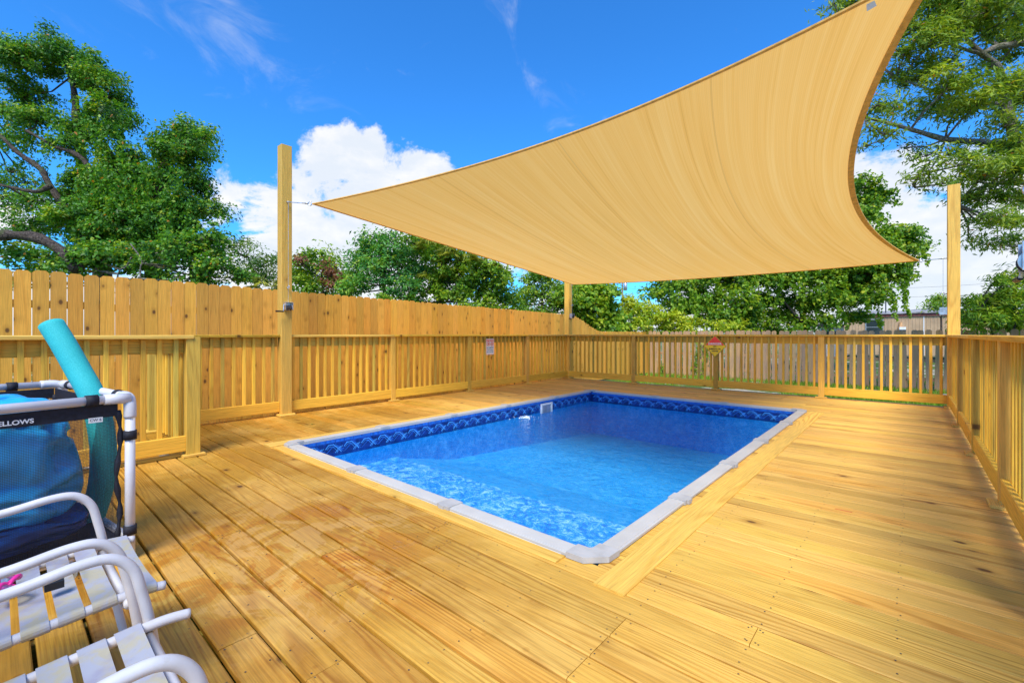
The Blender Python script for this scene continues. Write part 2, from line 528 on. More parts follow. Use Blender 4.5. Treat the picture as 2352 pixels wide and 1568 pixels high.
# ------------------------------------------------------------------ deck
deck = struct(obj('deck', None))
PITCH = 0.1416
Y0 = 1.9306 - 31 * PITCH
DX0, DX1 = XL - 0.10, XR + 0.12
NOTCH_X, NOTCH_Y = -5.05, 1.13
known = {}
for jx, jy in ((-2.238, 1.179), (-1.859, 1.038), (-1.867, 1.6), (-.84, 1.456), (-.84, 1.316), (-1.469, .768), (-1.843, .641), (-4.59, 1.181),
               (-4.59, 1.316), (-3.768, 1.307), (-4.342, 1.035), (-3.01, 1.448), (-0.84, 1.6), (-3.77, 1.179)):
    known.setdefault(int(math.floor((jy - Y0) / PITCH)), []).append(jx)
joists = [DX0 + 0.12 + 0.405 * k for k in range(17)]
screw_pts = []
nrow = int((YF + 0.06 - Y0) / PITCH)
row_of = []
for k in range(nrow + 1):
    ya, yb = Y0 + k * PITCH, Y0 + (k + 1) * PITCH
    yc = (ya + yb) / 2
    if yb > YF + 0.12:
        break
    spans = [(DX0, DX1)]
    if yc < NOTCH_Y:
        spans = [(NOTCH_X, DX1)]
    if PY0 - 0.03 < yc < PY1 + 0.05:
        spans = [(DX0, PX0 + 0.03), (PX1 - 0.03, DX1)]
    gap = 0.0125 if yc < 1.2 else (0.0095 if yc < 1.9 else 0.0032)
    for (xa, xb) in spans:
        cuts = []
        if xb - xa > 3.0:
            if k in known:
                cuts = sorted(x for x in known[k] if xa + .3 < x < xb - .3)
            else:
                r = random.Random(k * 13 + 5)
                x = xa + r.choice((1.2, 2.0, 2.8, 3.6)) + 0.02
                while x < xb - 0.9:
                    cuts.append(min(joists, key=lambda q: abs(q - x)))
                    x += r.choice((2.43, 3.24, 3.65))
        ends = [xa] + cuts + [xb]
        for i in range(len(ends) - 1):
            l = ends[i + 1] - ends[i] - 0.003
            rr = random.Random(k * 101 + i * 7 + int(xa * 10))
            board('deck_board', deck, l, PITCH - gap, 0.026, ((ends[i] + ends[i + 1]) / 2, yc, -0.013 - rr.random() * 0.0012), ALX, M['deck'], 0.0045 if gap > .005 else 0.0025)
        for jx in joists + cuts:
            if xa + .03 < jx < xb - .03 and not any(abs(jx - c_) < 0.06 and jx not in cuts for c_ in cuts):
                for s_ in (-1, 1):
                    for e_ in ((-0.02, 0.02) if jx in cuts else (0,)):
                        screw_pts.append((jx + e_ + rng.uniform(-.012, .012), yc + s_ * 0.043 + rng.uniform(-.008, .008)))
# the screw heads are too small and many to pick apart: one part
mb = MB()
for (x, y) in screw_pts:
    if y < 5.5:
        n = 6
        r = 0.0035
        mb.add([(x + r * math.cos(2 * math.pi * i / n), y + r * math.sin(2 * math.pi * i / n), 0.0006) for i in range(n)] + [(x, y, -0.001)],
               [(i, (i + 1) % n, n) for i in range(n)])
o = obj('deck_screws', mb.mesh('deck_screws', M['dark_metal']), deck)
o['kind'] = 'stuff'
# joists and rim under the boards
for jx in joists:
    if PX0 - .2 < jx < PX1 + .2:
        board('joist', deck, PY0 - Y0 - .1, 0.038, 0.14, (jx, (PY0 - .05 + Y0) / 2, -0.099), ALY @ axes((1, 0, 0), (0, 1, 0)), M['green'])
        board('joist', deck, YF - PY1 - .1, 0.038, 0.14, (jx, (YF + PY1) / 2 + .02, -0.099), ALY, M['green'])
    elif jx > NOTCH_X:
        board('joist', deck, YF - Y0, 0.038, 0.14, (jx, (YF + Y0) / 2, -0.099), ALY, M['green'])
    else:
        board('joist', deck, YF - NOTCH_Y - .1, 0.038, 0.14, (jx, (YF + NOTCH_Y) / 2, -0.099), ALY, M['green'])
board('rim_joist', deck, DX1 - DX0 - .04, 0.038, 0.19, ((DX0 + DX1) / 2, YF + 0.03, -0.125), ALX @ axes((1, 0, 0), (0, 1, 0)), M['green'])
board('rim_joist', deck, YF - NOTCH_Y - .05, 0.038, 0.19, (DX0 + 0.035, (YF + NOTCH_Y) / 2, -0.125), ALY, M['green'])
board('rim_joist', deck, YF - Y0 - .05, 0.038, 0.19, (DX1 - 0.035, (YF + Y0) / 2, -0.125), ALY, M['green'])
board('rim_joist', deck, NOTCH_Y - Y0 - .05, 0.038, 0.19, (NOTCH_X + 0.03, (NOTCH_Y + Y0) / 2, -0.125), ALY, M['green'])
board('edge_trim', deck, NOTCH_Y - Y0 - .02, 0.055, 0.024, (NOTCH_X + 0.028, (NOTCH_Y + Y0) / 2, 0.0135), ALY, M['green'])
# boards framing the pool, screwed on top of the deck
TZ = -0.0035
board('trim_board', deck, 4.62, 0.152, 0.025, (-0.987 - .005, 1.768 + 2.31, TZ), ALY, M['trim'])
board('trim_board', deck, PY1 - .02 - (1.768 + 4.623), 0.152, 0.025, (-0.992, (PY1 - .02 + 1.768 + 4.623) / 2, TZ), ALY, M['trim'])
board('trim_board', deck, 3.2, 0.15, 0.025, (PX0 - .085, 1.79 + 1.6, TZ), ALY, M['trim'])
board('trim_board', deck, PY1 - (1.79 + 3.203), 0.15, 0.025, (PX0 - .085, (PY1 + 1.79 + 3.203) / 2, TZ), ALY, M['trim'])
board('trim_board', deck, 1.75, 0.085, 0.025, (PX0 + .06 + 0.875, PY0 - .047, TZ), ALX, M['trim'])
board('trim_board', deck, PX1 - .19 - (PX0 + .06 + 1.753), 0.085, 0.025, ((PX1 - .19 + PX0 + .06 + 1.753) / 2, PY0 - .047, TZ), ALX, M['trim'])
# chalk stroke left on the boards
mb = MB().box(-0.36, -0.27, 3.55, 3.556, 0.0004, 0.0012)
obj('chalk_mark', mb.mesh('chalk_mark', M['red_chalk']), deck)

# ------------------------------------------------------------------ pool
pool = thing('swimming_pool', 'rectangular pool with blue printed liner and grey coping set into the wooden deck', 'swimming pool', (IX0, IY0, FLOOR_Z))


def liner(name, lo, mid, hi, sc, contrast):
    m, g, nt, out = mat_base(name)
    co = nd(nt, 'ShaderNodeNewGeometry').outputs['Position']
    n1 = g.noise(co, sc, 4, 0.62, 1.6)
    n2 = g.noise(g.vec('MULTIPLY', co, (1.0, 1.7, 1.0)), sc * 3.0, 4, 0.65, 2.4)
    n3 = g.noise(co, 1.6, 2, 0.5)
    t = g.math('ADD', g.math('MULTIPLY', n1, 0.45), g.math('ADD', g.math('MULTIPLY', n2, 0.45), g.math('MULTIPLY', n3, 0.10)))
    c = g.ramp(t, [(0.5 - contrast, lo), (0.5, mid), (0.5 + contrast, hi)])
    bsdf(nt, out, c, 0.45, None, 0, 0.3)
    return m


M['liner_floor'] = liner('liner_print', (0.003, 0.22, 0.60), (0.005, 0.33, 0.71), (0.14, 0.50, 0.84), 8.0, 0.13)
M['liner_bench'] = liner('liner_print_step', (0.002, 0.16, 0.54), (0.008, 0.31, 0.71), (0.38, 0.66, 0.90), 8.5, 0.095)
M['liner_wall'] = plain('liner_wall', (0.008, 0.06, 0.34), 0.35, var=0.35, scale=16)
M['liner_dark'] = plain('liner_dark', (0.005, 0.032, 0.20), 0.35, var=0.3, scale=16)
M['liner_light'] = plain('liner_light', (0.07, 0.36, 0.85), 0.35, var=0.2, scale=30)
M['liner_mid'] = plain('liner_mid', (0.016, 0.14, 0.56), 0.35, var=0.2, scale=30)
M['liner_deep'] = plain('liner_deep', (0.012, 0.20, 0.66), 0.4, var=0.25, scale=6)
fl = obj('pool_floor', mesh('pool_floor', [(IX0, BENCH_Y, BENCH_Z - .02), (IX1, BENCH_Y, BENCH_Z - .02), (IX1, BENCH_Y + .9, BENCH_Z - .22), (IX0, BENCH_Y + .9, BENCH_Z - .22), (IX1, IY1, FLOOR_Z), (IX0, IY1, FLOOR_Z)], [(0, 1, 2, 3), (3, 2, 4, 5)], M['liner_floor']), pool)
mb = MB().box(IX0, IX1, IY0, BENCH_Y, FLOOR_Z, BENCH_Z)
obj('pool_bench', mb.mesh('pool_bench', M['liner_bench']), pool)
walls = []
for (xa, ya, xb, yb) in ((IX0, IY1, IX0, IY0), (IX0, IY0, IX1, IY0), (IX1, IY0, IX1, IY1), (IX1, IY1, IX0, IY1)):
    me = mesh('pool_wall', [(xa, ya, FLOOR_Z - .15), (xb, yb, FLOOR_Z - .15), (xb, yb, 0.01), (xa, ya, 0.01)], [(3, 2, 1, 0)], M['liner_floor'])
    walls.append(obj('pool_wall', me, pool))


def stroke(pl, wd):
    """quads along a polyline in the (s, t) plane of the wall, mitred"""
    pl = [np.array(p, float) for p in pl]
    out = []
    n = len(pl)
    offs = []
    for i in range(n):
        d1 = pl[i] - pl[max(i - 1, 0)]
        d2 = pl[min(i + 1, n - 1)] - pl[i]
        d1 = d2 if i == 0 else d1 / np.linalg.norm(d1)
        d2 = d1 if i == n - 1 else d2 / np.linalg.norm(d2)
        d1 = d1 / np.linalg.norm(d1)
        t = d1 + d2
        t /= np.linalg.norm(t)
        nn = np.array((-t[1], t[0]))
        k = 1.0 / max(0.5, abs(np.dot(nn, np.array((-d1[1], d1[0])))))
        offs.append(nn * k * wd / 2)
    for i in range(n - 1):
        out.append([pl[i] - offs[i], pl[i + 1] - offs[i + 1], pl[i + 1] + offs[i + 1], pl[i] + offs[i]])
    return out


PER, HB = 0.21, 0.105
for wi, (o_, sgn, L_, fn) in enumerate(((walls[0], 1, IY1 - IY0, lambda s, t, e: (IX0 + e, IY0 + s, t)),
                                        (walls[3], 1, IX1 - IX0, lambda s, t, e: (IX0 + s, IY1 - e, t)),
                                        (walls[2], 1, IY1 - IY0, lambda s, t, e: (IX1 - e, IY1 - s, t)))):
    parts = {'liner_wall': MB(), 'liner_light': MB(), 'liner_mid': MB(), 'liner_dark': MB()}
    zb = WATER_Z + 0.012 - 0.02
    parts['liner_dark'].add([fn(0.0, zb - .03, .0008), fn(L_, zb - .03, .0008), fn(L_, zb + HB - .002, .0008), fn(0, zb + HB - .002, .0008)], [(0, 1, 2, 3)])
    parts['liner_wall'].add([fn(0.0, -0.06, .0006), fn(L_, -0.06, .0006), fn(L_, 0.009, .0006), fn(0, 0.009, .0006)], [(0, 1, 2, 3)])
    n = int(L_ / PER)
    for k in range(n):
        s0 = k * PER + (L_ - n * PER) / 2
        q = lambda pts: [(s0 + a * PER, zb + b * HB) for a, b in pts]
        for name, pl, wd, e in (
                ('liner_mid', q([(0.02, 0.05), (0.40, 0.70), (0.62, 0.70), (0.98, 0.05)]), 0.008, .0014),
                ('liner_mid', q([(0.52, 0.96), (0.86, 0.35), (1.00, 0.35)]), 0.008, .0014),
                ('liner_light', q([(0.0, 0.55), (0.16, 0.92), (0.44, 0.92), (0.86, 0.08)]), 0.010, .002),
                ('liner_light', q([(0.07, 0.45), (0.20, 0.74), (0.38, 0.74), (0.66, 0.16)]), 0.004, .002),
                ('liner_light', q([(0.52, 0.05), (0.78, 0.60), (0.92, 0.60)]), 0.009, .0026),
                ('liner_light', q([(0.60, 0.02), (0.92, 0.70)]), 0.006, .0026)):
            for quad in stroke(pl, wd):
                parts[name].add([fn(a, b, e) for a, b in quad], [(0, 1, 2, 3)])
    # little bricks along the top of the liner
    nb = int(L_ / 0.105)
    for k in range(nb):
        s0 = k * 0.105
        parts['liner_mid'].add([fn(s0 + .003, -0.045, .0012), fn(s0 + .102, -0.045, .0012), fn(s0 + .102, -0.012, .0012), fn(s0 + .003, -0.012, .0012)], [(0, 1, 2, 3)])
    for nm, mbx in parts.items():
        o = obj('border_print', mbx.mesh('border_print', M[nm]), o_)
        o['kind'] = 'stuff'

# coping: ribbed rails between grey joint covers
def coping_mesh(L):
    """local X along, local Y across (0 = outer edge, positive = towards the water)"""
    prof = [(0.0, 0.006), (0.0, 0.030), (0.004, 0.034), (0.018, 0.034), (0.020, 0.040)]
    for i in range(14):
        y = 0.024 + i * 0.0075
        prof += [(y, 0.0415), (y + 0.0045, 0.0415), (y + 0.005, 0.0400), (y + 0.0065, 0.0400)]
    prof += [(0.130, 0.042), (0.146, 0.040), (0.151, 0.032), (0.151, -0.012), (0.143, -0.012), (0.143, 0.006)]
    n = len(prof)
    v = [(x, y, z) for x in (0, L) for y, z in prof]
    f = [(i, (i + 1) % n, n + (i + 1) % n, n + i)[::-1] for i in range(n)] + [tuple(range(n)), tuple(range(2 * n - 1, n - 1, -1))]
    v = [(x, y * 0.68, 0.002 + (z if z < 0 else z * 0.55)) for x, y, z in v]
    return mesh('coping', v, f, M['coping'])


cap_me = None


def cap_mesh():
    poly = [(-0.058, -0.010), (-0.03, -0.010), (-0.03, -0.024), (0.02, -0.024), (0.02, -0.014), (0.058, -0.014), (0.058, 0.108), (-0.058, 0.108)]
    mb = MB().prism(poly, 0.003, 0.030)
    return mb.mesh('coping_cap', M['cap_grey'])


cap_me = cap_mesh()
sides = [  # start corner, direction, inward normal, joint positions along the side
    ((PX0, PY0), (1, 0), (0, 1), [-3.39 - PX0, -2.24 - PX0]),
    ((PX1, PY0), (0, 1), (-1, 0), [3.03 - PY0, 4.11 - PY0, 5.22 - PY0, 6.49 - PY0]),
    ((PX1, PY1), (-1, 0), (0, -1), [PX1 + 2.24, PX1 + 3.39]),
    ((PX0, PY1), (0, -1), (1, 0), [PY1 - 6.49, PY1 - 5.22, PY1 - 4.11, PY1 - 3.03])]
for (st, dr, nr, js) in sides:
    L_ = abs((PX1 - PX0) * dr[0] + (PY1 - PY0) * dr[1])
    cuts = [0.13] + js + [L_ - 0.13]
    R = Matrix(((dr[0], nr[0], 0), (dr[1], nr[1], 0), (0, 0, 1)))
    flip = R.determinant() < 0
    for i in range(len(cuts) - 1):
        l = cuts[i + 1] - cuts[i]
        me = coping_mesh(l)
        p = Vector((st[0] + dr[0] * cuts[i], st[1] + dr[1] * cuts[i], 0))
        obj('coping_rail', me, pool, p, R)
    for j in js:
        obj('coping_cap', cap_me, pool, (st[0] + dr[0] * j, st[1] + dr[1] * j, 0), R)
    # corner piece at the start of this side
    pv = (st[0], st[1], 0)
    k = 0.0
    poly = [(-0.006, 0.085), (0.085, -0.006), (0.185, -0.010), (0.185, 0.104), (0.120, 0.106), (0.106, 0.120), (0.104, 0.185), (-0.010, 0.185)]
    me = MB().prism(poly, 0.003, 0.032).mesh('coping_corner', M['cap_grey'])
    obj('coping_corner', me, pool, pv, R)
# white wall top showing between coping and trim
for ya_, yb_ in ((PY0 - .004, PY0 + .02), (PY1 - .02, PY1 + .004)):
    obj('wall_rim', MB().box(PX0 + .22, PX1 - .22, ya_, yb_, -0.10, 0.005).mesh('wall_rim', M['white']), pool)
# skimmer mouth in the far half of the side wall
sk = obj('skimmer', None, pool, (IX0, 6.19, -0.10))
mb = MB()
y0, y1, z0, z1 = 6.03, 6.35, -0.175, -0.055
mb.box(IX0 + .001, IX0 + .014, y0, y1, z1 - .026, z1)
mb.box(IX0 + .001, IX0 + .014, y0, y0 + .035, z0 - .04, z1 - .026)
mb.box(IX0 + .001, IX0 + .014, y1 - .035, y1, z0 - .04, z1 - .026)
obj('skimmer_frame', mb.mesh('skimmer_frame', M['white']), sk)
mb = MB().box(IX0 + .003, IX0 + .006, y0 + .03, y1 - .03, z0 - .04, z1 - .02)
obj('skimmer_flap', mb.mesh('skimmer_flap', M['aluminium']), sk)
mb = MB()
for i in range(6):
    yy = y0 + .03 + i * (y1 - y0 - .06) / 5
    mb.box(IX0 + .014, IX0 + .0155, yy - .004, yy + .004, z1 - .017, z1 - .009)
o = obj('skimmer_screws', mb.mesh('skimmer_screws', M['dark_metal']), sk)

# water: a closed body with real absorption
m, g, nt, out = mat_base('pool_water')
pos = nd(nt, 'ShaderNodeNewGeometry').outputs['Position']
h1 = g.noise(g.vec('MULTIPLY', pos, (1.0, 1.25, 1.0)), 6.5, 4, 0.55, 0.8)
h2 = g.noise(pos, 21, 3, 0.6, 0.6)
hh = g.math('ADD', h1, g.math('MULTIPLY', h2, 0.28))
bn = bump(nt, hh, 0.8, 0.022)
fr = nd(nt, 'ShaderNodeFresnel', {'IOR': 1.20, 'Normal': bn}).outputs[0]
gl = nd(nt, 'ShaderNodeBsdfGlossy', {'Color': (1, 1, 1, 1), 'Roughness': 0.04, 'Normal': bn})
tr = nd(nt, 'ShaderNodeBsdfTransparent', {'Color': (0.90, 0.97, 1.0, 1)})
mx = nd(nt, 'ShaderNodeMixShader', {0: g.math('MULTIPLY', fr, 0.62), 1: tr.outputs[0], 2: gl.outputs[0]})
nt.links.new(mx.outputs[0], out.inputs[0])
ab = nd(nt, 'ShaderNodeVolumeAbsorption', {'Color': (0.01, 0.74, 0.97, 1), 'Density': 0.22})
nt.links.new(ab.outputs[0], out.inputs[1])
mb = MB()
mb.add(*box_vf(IX0 + .0035, IX1 - .0035, IY0 + .002, IY1 - .0035, FLOOR_Z - .12, WATER_Z))
struct(obj('pool_water', mb.mesh('pool_water', m)))
# splash where the return jet breaks the surface
mw_ = plain('water_foam', (0.75, 0.88, 0.95), 0.2, var=0.1, scale=40)
mb = MB()
for i in range(70):
    a_, r_ = rng.uniform(0, 6.283), abs(rng.gauss(0, 0.085))
    x, y = -4.42 + r_ * math.cos(a_), 5.36 + r_ * math.sin(a_) * 1.2
    hgt_ = max(0.003, (0.030 - r_ * 0.2) * rng.uniform(.3, 1.0))
    s_ = rng.uniform(0.004, 0.013)
    mb.add([(x - s_, y, WATER_Z), (x, y + s_, WATER_Z), (x + s_, y, WATER_Z), (x, y - s_, WATER_Z), (x + rng.uniform(-.01, .01), y, WATER_Z + hgt_)],
           [(0, 1, 4), (1, 2, 4), (2, 3, 4), (3, 0, 4)])
o = obj('water_splash', mb.mesh('water_splash', mw_))
tag(o, 'small white splash where the jet breaks the pool surface by the skimmer', 'splash', None, 'stuff')

# ------------------------------------------------------------------ railings
BAL = 0.036


def railing(name, label, group, p0, p1, posts, inward, bal=True, cap_ext=(0.0, 0.0), skip_posts=(), pw=0.089, mat='rail', first=None):
    """p0 -> p1 along one line; posts = distances of the posts, the first and last may belong to something else"""
    p0, p1 = Vector((*p0, 0)), Vector((*p1, 0))
    d = (p1 - p0).normalized()
    L = (p1 - p0).length
    inn = Vector((*inward, 0))
    root = thing(name, label, 'railing', p0, group)
    R = axes(d, Vector((0, 0, 1)).cross(d))
    RU = axes((0, 0, 1), d)
    RF = axes(d, (0, 0, 1))
    for k, s in enumerate(posts):
        if k in skip_posts:
            continue
        mm = M['green'] if (k * 7 + int(L * 10)) % 3 == 0 or pw > 0.1 else M['post']
        po = board('post', root, 1.068, pw, pw, p0 + d * s + Vector((0, 0, 0.025 + 0.534)), RU, mm, 0.004)
        board('base_plate', po, 0.17, 0.165, 0.022, p0 + d * s + inn * 0.01 + Vector((0, 0, 0.0125)), R, M['trim'], 0.004)
    for k in range(len(posts) - 1):
        a, b = posts[k], posts[k + 1]
        ha = pw / 2 if k not in skip_posts else 0.072
        hb = pw / 2 if (k + 1) not in skip_posts else 0.072
        a2, b2 = a + ha + .001, b - hb - .001
        mid = p0 + d * ((a2 + b2) / 2)
        l = b2 - a2
        board('bottom_rail', root, l, 0.138, 0.036, mid + inn * 0.022 + Vector((0, 0, 0.055 + 0.069)), RF, M[mat])
        board('top_rail', root, l, 0.130, 0.036, mid - inn * 0.0535 + Vector((0, 0, 1.074 - 0.066)), RF, M['green'] if k % 2 else M[mat])
        n = max(2, int(round(l / 0.1185)))
        for i in range(n):
            s = a2 + (i + 0.5) * l / n
            board('baluster', root, 1.070 - 0.075, BAL, BAL, p0 + d * (s + rng.uniform(-.004, .004)) - inn * 0.0165 + Vector((0, 0, 0.075 + (1.070 - 0.075) / 2)), RU,
                  M['rail'] if (i * 7 + k * 3) % 5 else M['green'], 0.003)
        ca_, cb_ = a2 - (ha if k not in skip_posts else 0), b2 + (hb if (k + 1) not in skip_posts else 0)
        if k == 0:
            ca_ -= cap_ext[0]
        if k == len(posts) - 2:
            cb_ += cap_ext[1]
        if k % 2 == 0:
            capstart = ca_
        if k % 2 == 1 or k == len(posts) - 2 or (k + 1) in skip_posts:
            l2 = cb_ - (capstart if k % 2 else ca_) - .002
            board('cap_rail', root, l2, 0.14, 0.034, p0 + d * ((cb_ + (capstart if k % 2 else ca_)) / 2) + Vector((0, 0, 1.075 + .0175)), R, M['trim'] if k % 3 else M[mat], 0.006)
    return root


railing('deck_railing', 'long wooden baluster railing in front of the tall new plank fence', 'baluster railings round the deck',
        (XL, 1.13), (XL, YF), [0.06, 2.637 - 1.13, 4.39 - 1.13, 6.14 - 1.13, 7.94 - 1.13, YF - 1.13 + .02], (1, 0), skip_posts=(1, 5))
railing('deck_railing', 'wooden baluster railing across the far end of the deck carrying the diamond danger sign', 'baluster railings round the deck',
        (XL, YF - .02), (XR + .02, YF - .02), [0.0, 1.82, 3.60, 5.365, XR + .02 - XL], (0, -1), skip_posts=(0, 4))
railing('deck_railing', 'wooden baluster railing receding along the open deck beside the leafy trees', 'baluster railings round the deck',
        (XR, YF - .05), (XR, 0.4), [0.0, YF - .05 - 7.69, YF - .05 - 5.98, YF - .05 - 4.31, YF - .05 - 2.64, YF - .05 - 0.5], (-1, 0), skip_posts=(0, 4))
railing('deck_railing', 'short return of railing from the greenish end post to the plank fence', 'baluster railings round the deck',
        (XL + .10, 1.20), (-5.0, 1.20), [0.0, 1.33], (0, 1), skip_posts=(0, 1))
railing('deck_railing', 'railing behind the storage bin ending in a greenish post with knots', 'baluster railings round the deck',
        (-5.0, 1.20), (-5.0, -1.75), [0.0, 1.55, 2.9], (1, 0), pw=0.11)

# ------------------------------------------------------------------ sail posts with winches
def ring_vf(c, nrm, R_, r_, seg=18, s2=7, a0=0, a1=2 * math.pi):
    nrm = Vector(nrm).normalized()
    u = nrm.orthogonal().normalized()
    w_ = nrm.cross(u)
    pts = [Vector(c) + (u * math.cos(a0 + (a1 - a0) * i / seg) + w_ * math.sin(a0 + (a1 - a0) * i / seg)) * R_ for i in range(seg + 1)]
    return tube_vf(pts, r_, s2, True)


def winch(parent, p, inn, side):
    """hand winch on the post face; inn = direction away from the post, side = drum axis"""
    p, n, s = Vector(p), Vector(inn).normalized(), Vector(side).normalized()
    up = Vector((0, 0, 1))
    T = Matrix((s, up, n)).transposed().to_4x4()
    T.translation = p
    wn = obj('winch', None, parent, p)
    mb = MB()
    def tb(x0, x1, y0, y1, z0, z1, target):
        v, f = box_vf(x0, x1, y0, y1, z0, z1)
        target.add([T @ Vector(q) for q in v], f)
    tb(-.05, .05, -.055, .055, .001, .005, mb)
    tb(-.050, -.046, -.055, .055, .005, .085, mb)
    tb(.046, .050, -.055, .055, .005, .085, mb)
    tb(-.046, .046, .049, .054, .005, .075, mb)
    obj('winch_frame', mb.mesh('winch_frame', M['zinc']), wn)
    c0 = T @ Vector((-.044, -.02, .055))
    c1 = T @ Vector((.028, -.02, .055))
    mb = MB().tube([c0, c1], 0.030, 14).tube([c0 + s * .004, c0 + s * .008], 0.038, 18).tube([c1 - s * .002, c1 + s * .002], 0.038, 18)
    obj('cable_drum', mb.mesh('cable_drum', M['dark_metal']), wn)
    mb = MB().tube([c1 + s * .004, c1 + s * .012], 0.042, 22)
    obj('gear', mb.mesh('gear', M['zinc']), wn)
    q0 = T @ Vector((-.052, .02, .06))
    q1 = T @ Vector((-.075, -.075, .075))
    mb = MB().tube([q0 + s * .02, q0 - s * .012, q1], 0.007, 8)
    hd = obj('crank', mb.mesh('crank', M['zinc']), wn)
    mb = MB().tube([q1, q1 - s * .10], [0.010, 0.012], 10)
    obj('handle_grip', mb.mesh('handle_grip', M['black_plastic']), hd)
    return wn


def sail_post(label, x, y, top, eye_z, dirn, side, win_z=1.50, mat='post'):
    root = thing('sail_post', label, 'post', (x, y, 0), 'tall square posts carrying the shade sail')
    board('timber', root, top - .0, 0.14, 0.14, (x, y, top / 2 + .002), UPX, M[mat], 0.005)
    for (dx, dy, l, R) in ((0.088, 0, .20, ALY), (-0.088, 0, .20, ALY), (0, 0.088, .138, ALX), (0, -0.088, .138, ALX)):
        board('base_trim', root, l, 0.035, 0.024, (x + dx, y + dy, 0.0135), R, M['trim'], 0.003)
    d = Vector((*dirn, 0)).normalized()
    f = Vector((round(d.x), 0, 0)) if abs(d.x) > abs(d.y) else Vector((0, round(d.y), 0))
    for ez in (eye_z, win_z + 0.26):
        e = Vector((x, y, ez)) + f * 0.07
        mb = MB().tube([e, e + f * 0.03], 0.006, 8).add(*ring_vf(e + f * 0.052, (0, 0, 1) if ez == eye_z else Vector(f).cross(Vector((0, 0, 1))), 0.024, 0.0055))
        obj('eye_bolt', mb.mesh('eye_bolt', M['zinc'], True), root)
    winch(root, Vector((x, y, win_z)) + f * 0.07, f, side)
    e = Vector((x, y, 0)) + f * 0.115
    mb = MB().tube([(e.x, e.y, win_z + .02), (e.x, e.y, eye_z)], 0.0022, 6)
    obj('wire_rope', mb.mesh('wire_rope', M['zinc']), root)
    return Vector((x, y, eye_z)) + f * 0.12


EY1 = sail_post('tall sail post in front of the plank fence with crank winch facing the pool', -6.495, 2.637, 3.71, 2.92, (1, .1), (0, 1, 0), 1.50)
EY2 = sail_post('sail post at the far corner where two railings meet, farthest from the chairs', XL, YF + .01, 2.62, 2.37, (1, -.2), (0, 1, 0), 1.58)
EY3 = sail_post('tall sail post at the far end in front of the tan trailer', XR + .02, YF - .06, 3.36, 2.27, (-1, 0), (0, -1, 0), 1.47)
EY4 = sail_post('sail post standing beyond the edge of the picture in the open side railing', XR, 2.64, 3.6, 3.10, (-1, .2), (0, -1, 0), 1.42)

# ------------------------------------------------------------------ shade sail
P1, P2, P3, P4 = (np.array(p) for p in ((-6.15, 2.85, 2.90), (-6.28, 9.45, 2.35), (0.12, 9.35, 2.245), (0.15, 3.19, 3.04)))
NS = 56


def bow(A, Bp, b, zs, s):
    k = 4 * s * (1 - s)
    return A * (1 - s) + Bp * s + k * np.array((b[0], b[1], zs))


Enear = lambda s: bow(P1, P4, (0, 0.88), 0.215, s)
Efar = lambda s: bow(P2, P3, (0, -0.40), -0.10, s)
Eleft = lambda t: bow(P1, P2, (0.30, 0), -0.10, t)
Eright = lambda t: bow(P4, P3, (-0.578, 0), 0.01, t)


def sail_pt(s, t):
    a = Enear(s) * (1 - t) + Efar(s) * t
    b = Eleft(t) * (1 - s) + Eright(t) * s
    c = P1 * (1 - s) * (1 - t) + P4 * s * (1 - t) + P2 * (1 - s) * t + P3 * s * t
    p = a + b - c
    p[2] -= 0.10 * 16 * s * (1 - s) * t * (1 - t)
    p[2] += 0.006 * math.sin(s * 60 + 3 * math.sin(t * 2)) * 16 * s * (1 - s) * t * (1 - t)
    return p


m, g, nt, out = mat_base('shade_cloth')
uv = nd(nt, 'ShaderNodeUVMap').outputs[0]
u, v_, _ = g.sep(uv)
lines = g.noise(g.comb(g.math('MULTIPLY', u, 190.0), g.math('MULTIPLY', v_, 0.8), 0.0), 1.0, 3, 0.7)
band = g.noise(g.comb(g.math('MULTIPLY', u, 34.0), g.math('MULTIPLY', v_, 1.3), 3.0), 1.0, 3, 0.6)
knit = g.math('MULTIPLY_ADD', g.math('SINE', g.math('MULTIPLY', u, 2600.0)), 0.5, 0.5)
t_ = g.math('ADD', g.math('MULTIPLY', lines, 0.55), g.math('MULTIPLY', band, 0.45))
c = g.ramp(t_, [(0.26, (0.66, 0.32, 0.055)), (0.44, (0.87, 0.475, 0.105)), (0.66, (0.93, 0.57, 0.165))])
c = g.mix(g.math('MULTIPLY', knit, 0.12), c, (0.50, 0.28, 0.08))
for us in (0.27, 0.53, 0.79):
    sm = g.math('LESS_THAN', g.math('ABSOLUTE', g.math('SUBTRACT', u, us)), 0.0013)
    c = g.mix(g.math('MULTIPLY', sm, 0.28), c, (0.46, 0.22, 0.05))
df = nd(nt, 'ShaderNodeBsdfDiffuse', {'Color': c, 'Roughness': 0.8})
tl = nd(nt, 'ShaderNodeBsdfTranslucent', {'Color': c})
mxs = nd(nt, 'ShaderNodeMixShader', {0: 0.64, 1: df.outputs[0], 2: tl.outputs[0]})
hole = nd(nt, 'ShaderNodeBsdfTransparent', {'Color': (1, 0.93, 0.80, 1)})
mxh = nd(nt, 'ShaderNodeMixShader', {0: 0.004, 1: mxs.outputs[0], 2: hole.outputs[0]})
nt.links.new(mxh.outputs[0], out.inputs[0])
M['cloth'] = m
sail = thing('shade_sail', 'large sand coloured fabric shade sail stretched over the pool', 'shade sail', tuple((P1 + P2 + P3 + P4) / 4))
vv = [sail_pt(i / NS, j / NS) for j in range(NS + 1) for i in range(NS + 1)]
ff = [(j * (NS + 1) + i, j * (NS + 1) + i + 1, (j + 1) * (NS + 1) + i + 1, (j + 1) * (NS + 1) + i) for j in range(NS) for i in range(NS)]
me = mesh('sail_cloth', vv, ff, M['cloth'], True)
ul = me.uv_layers.new(name='UVMap')
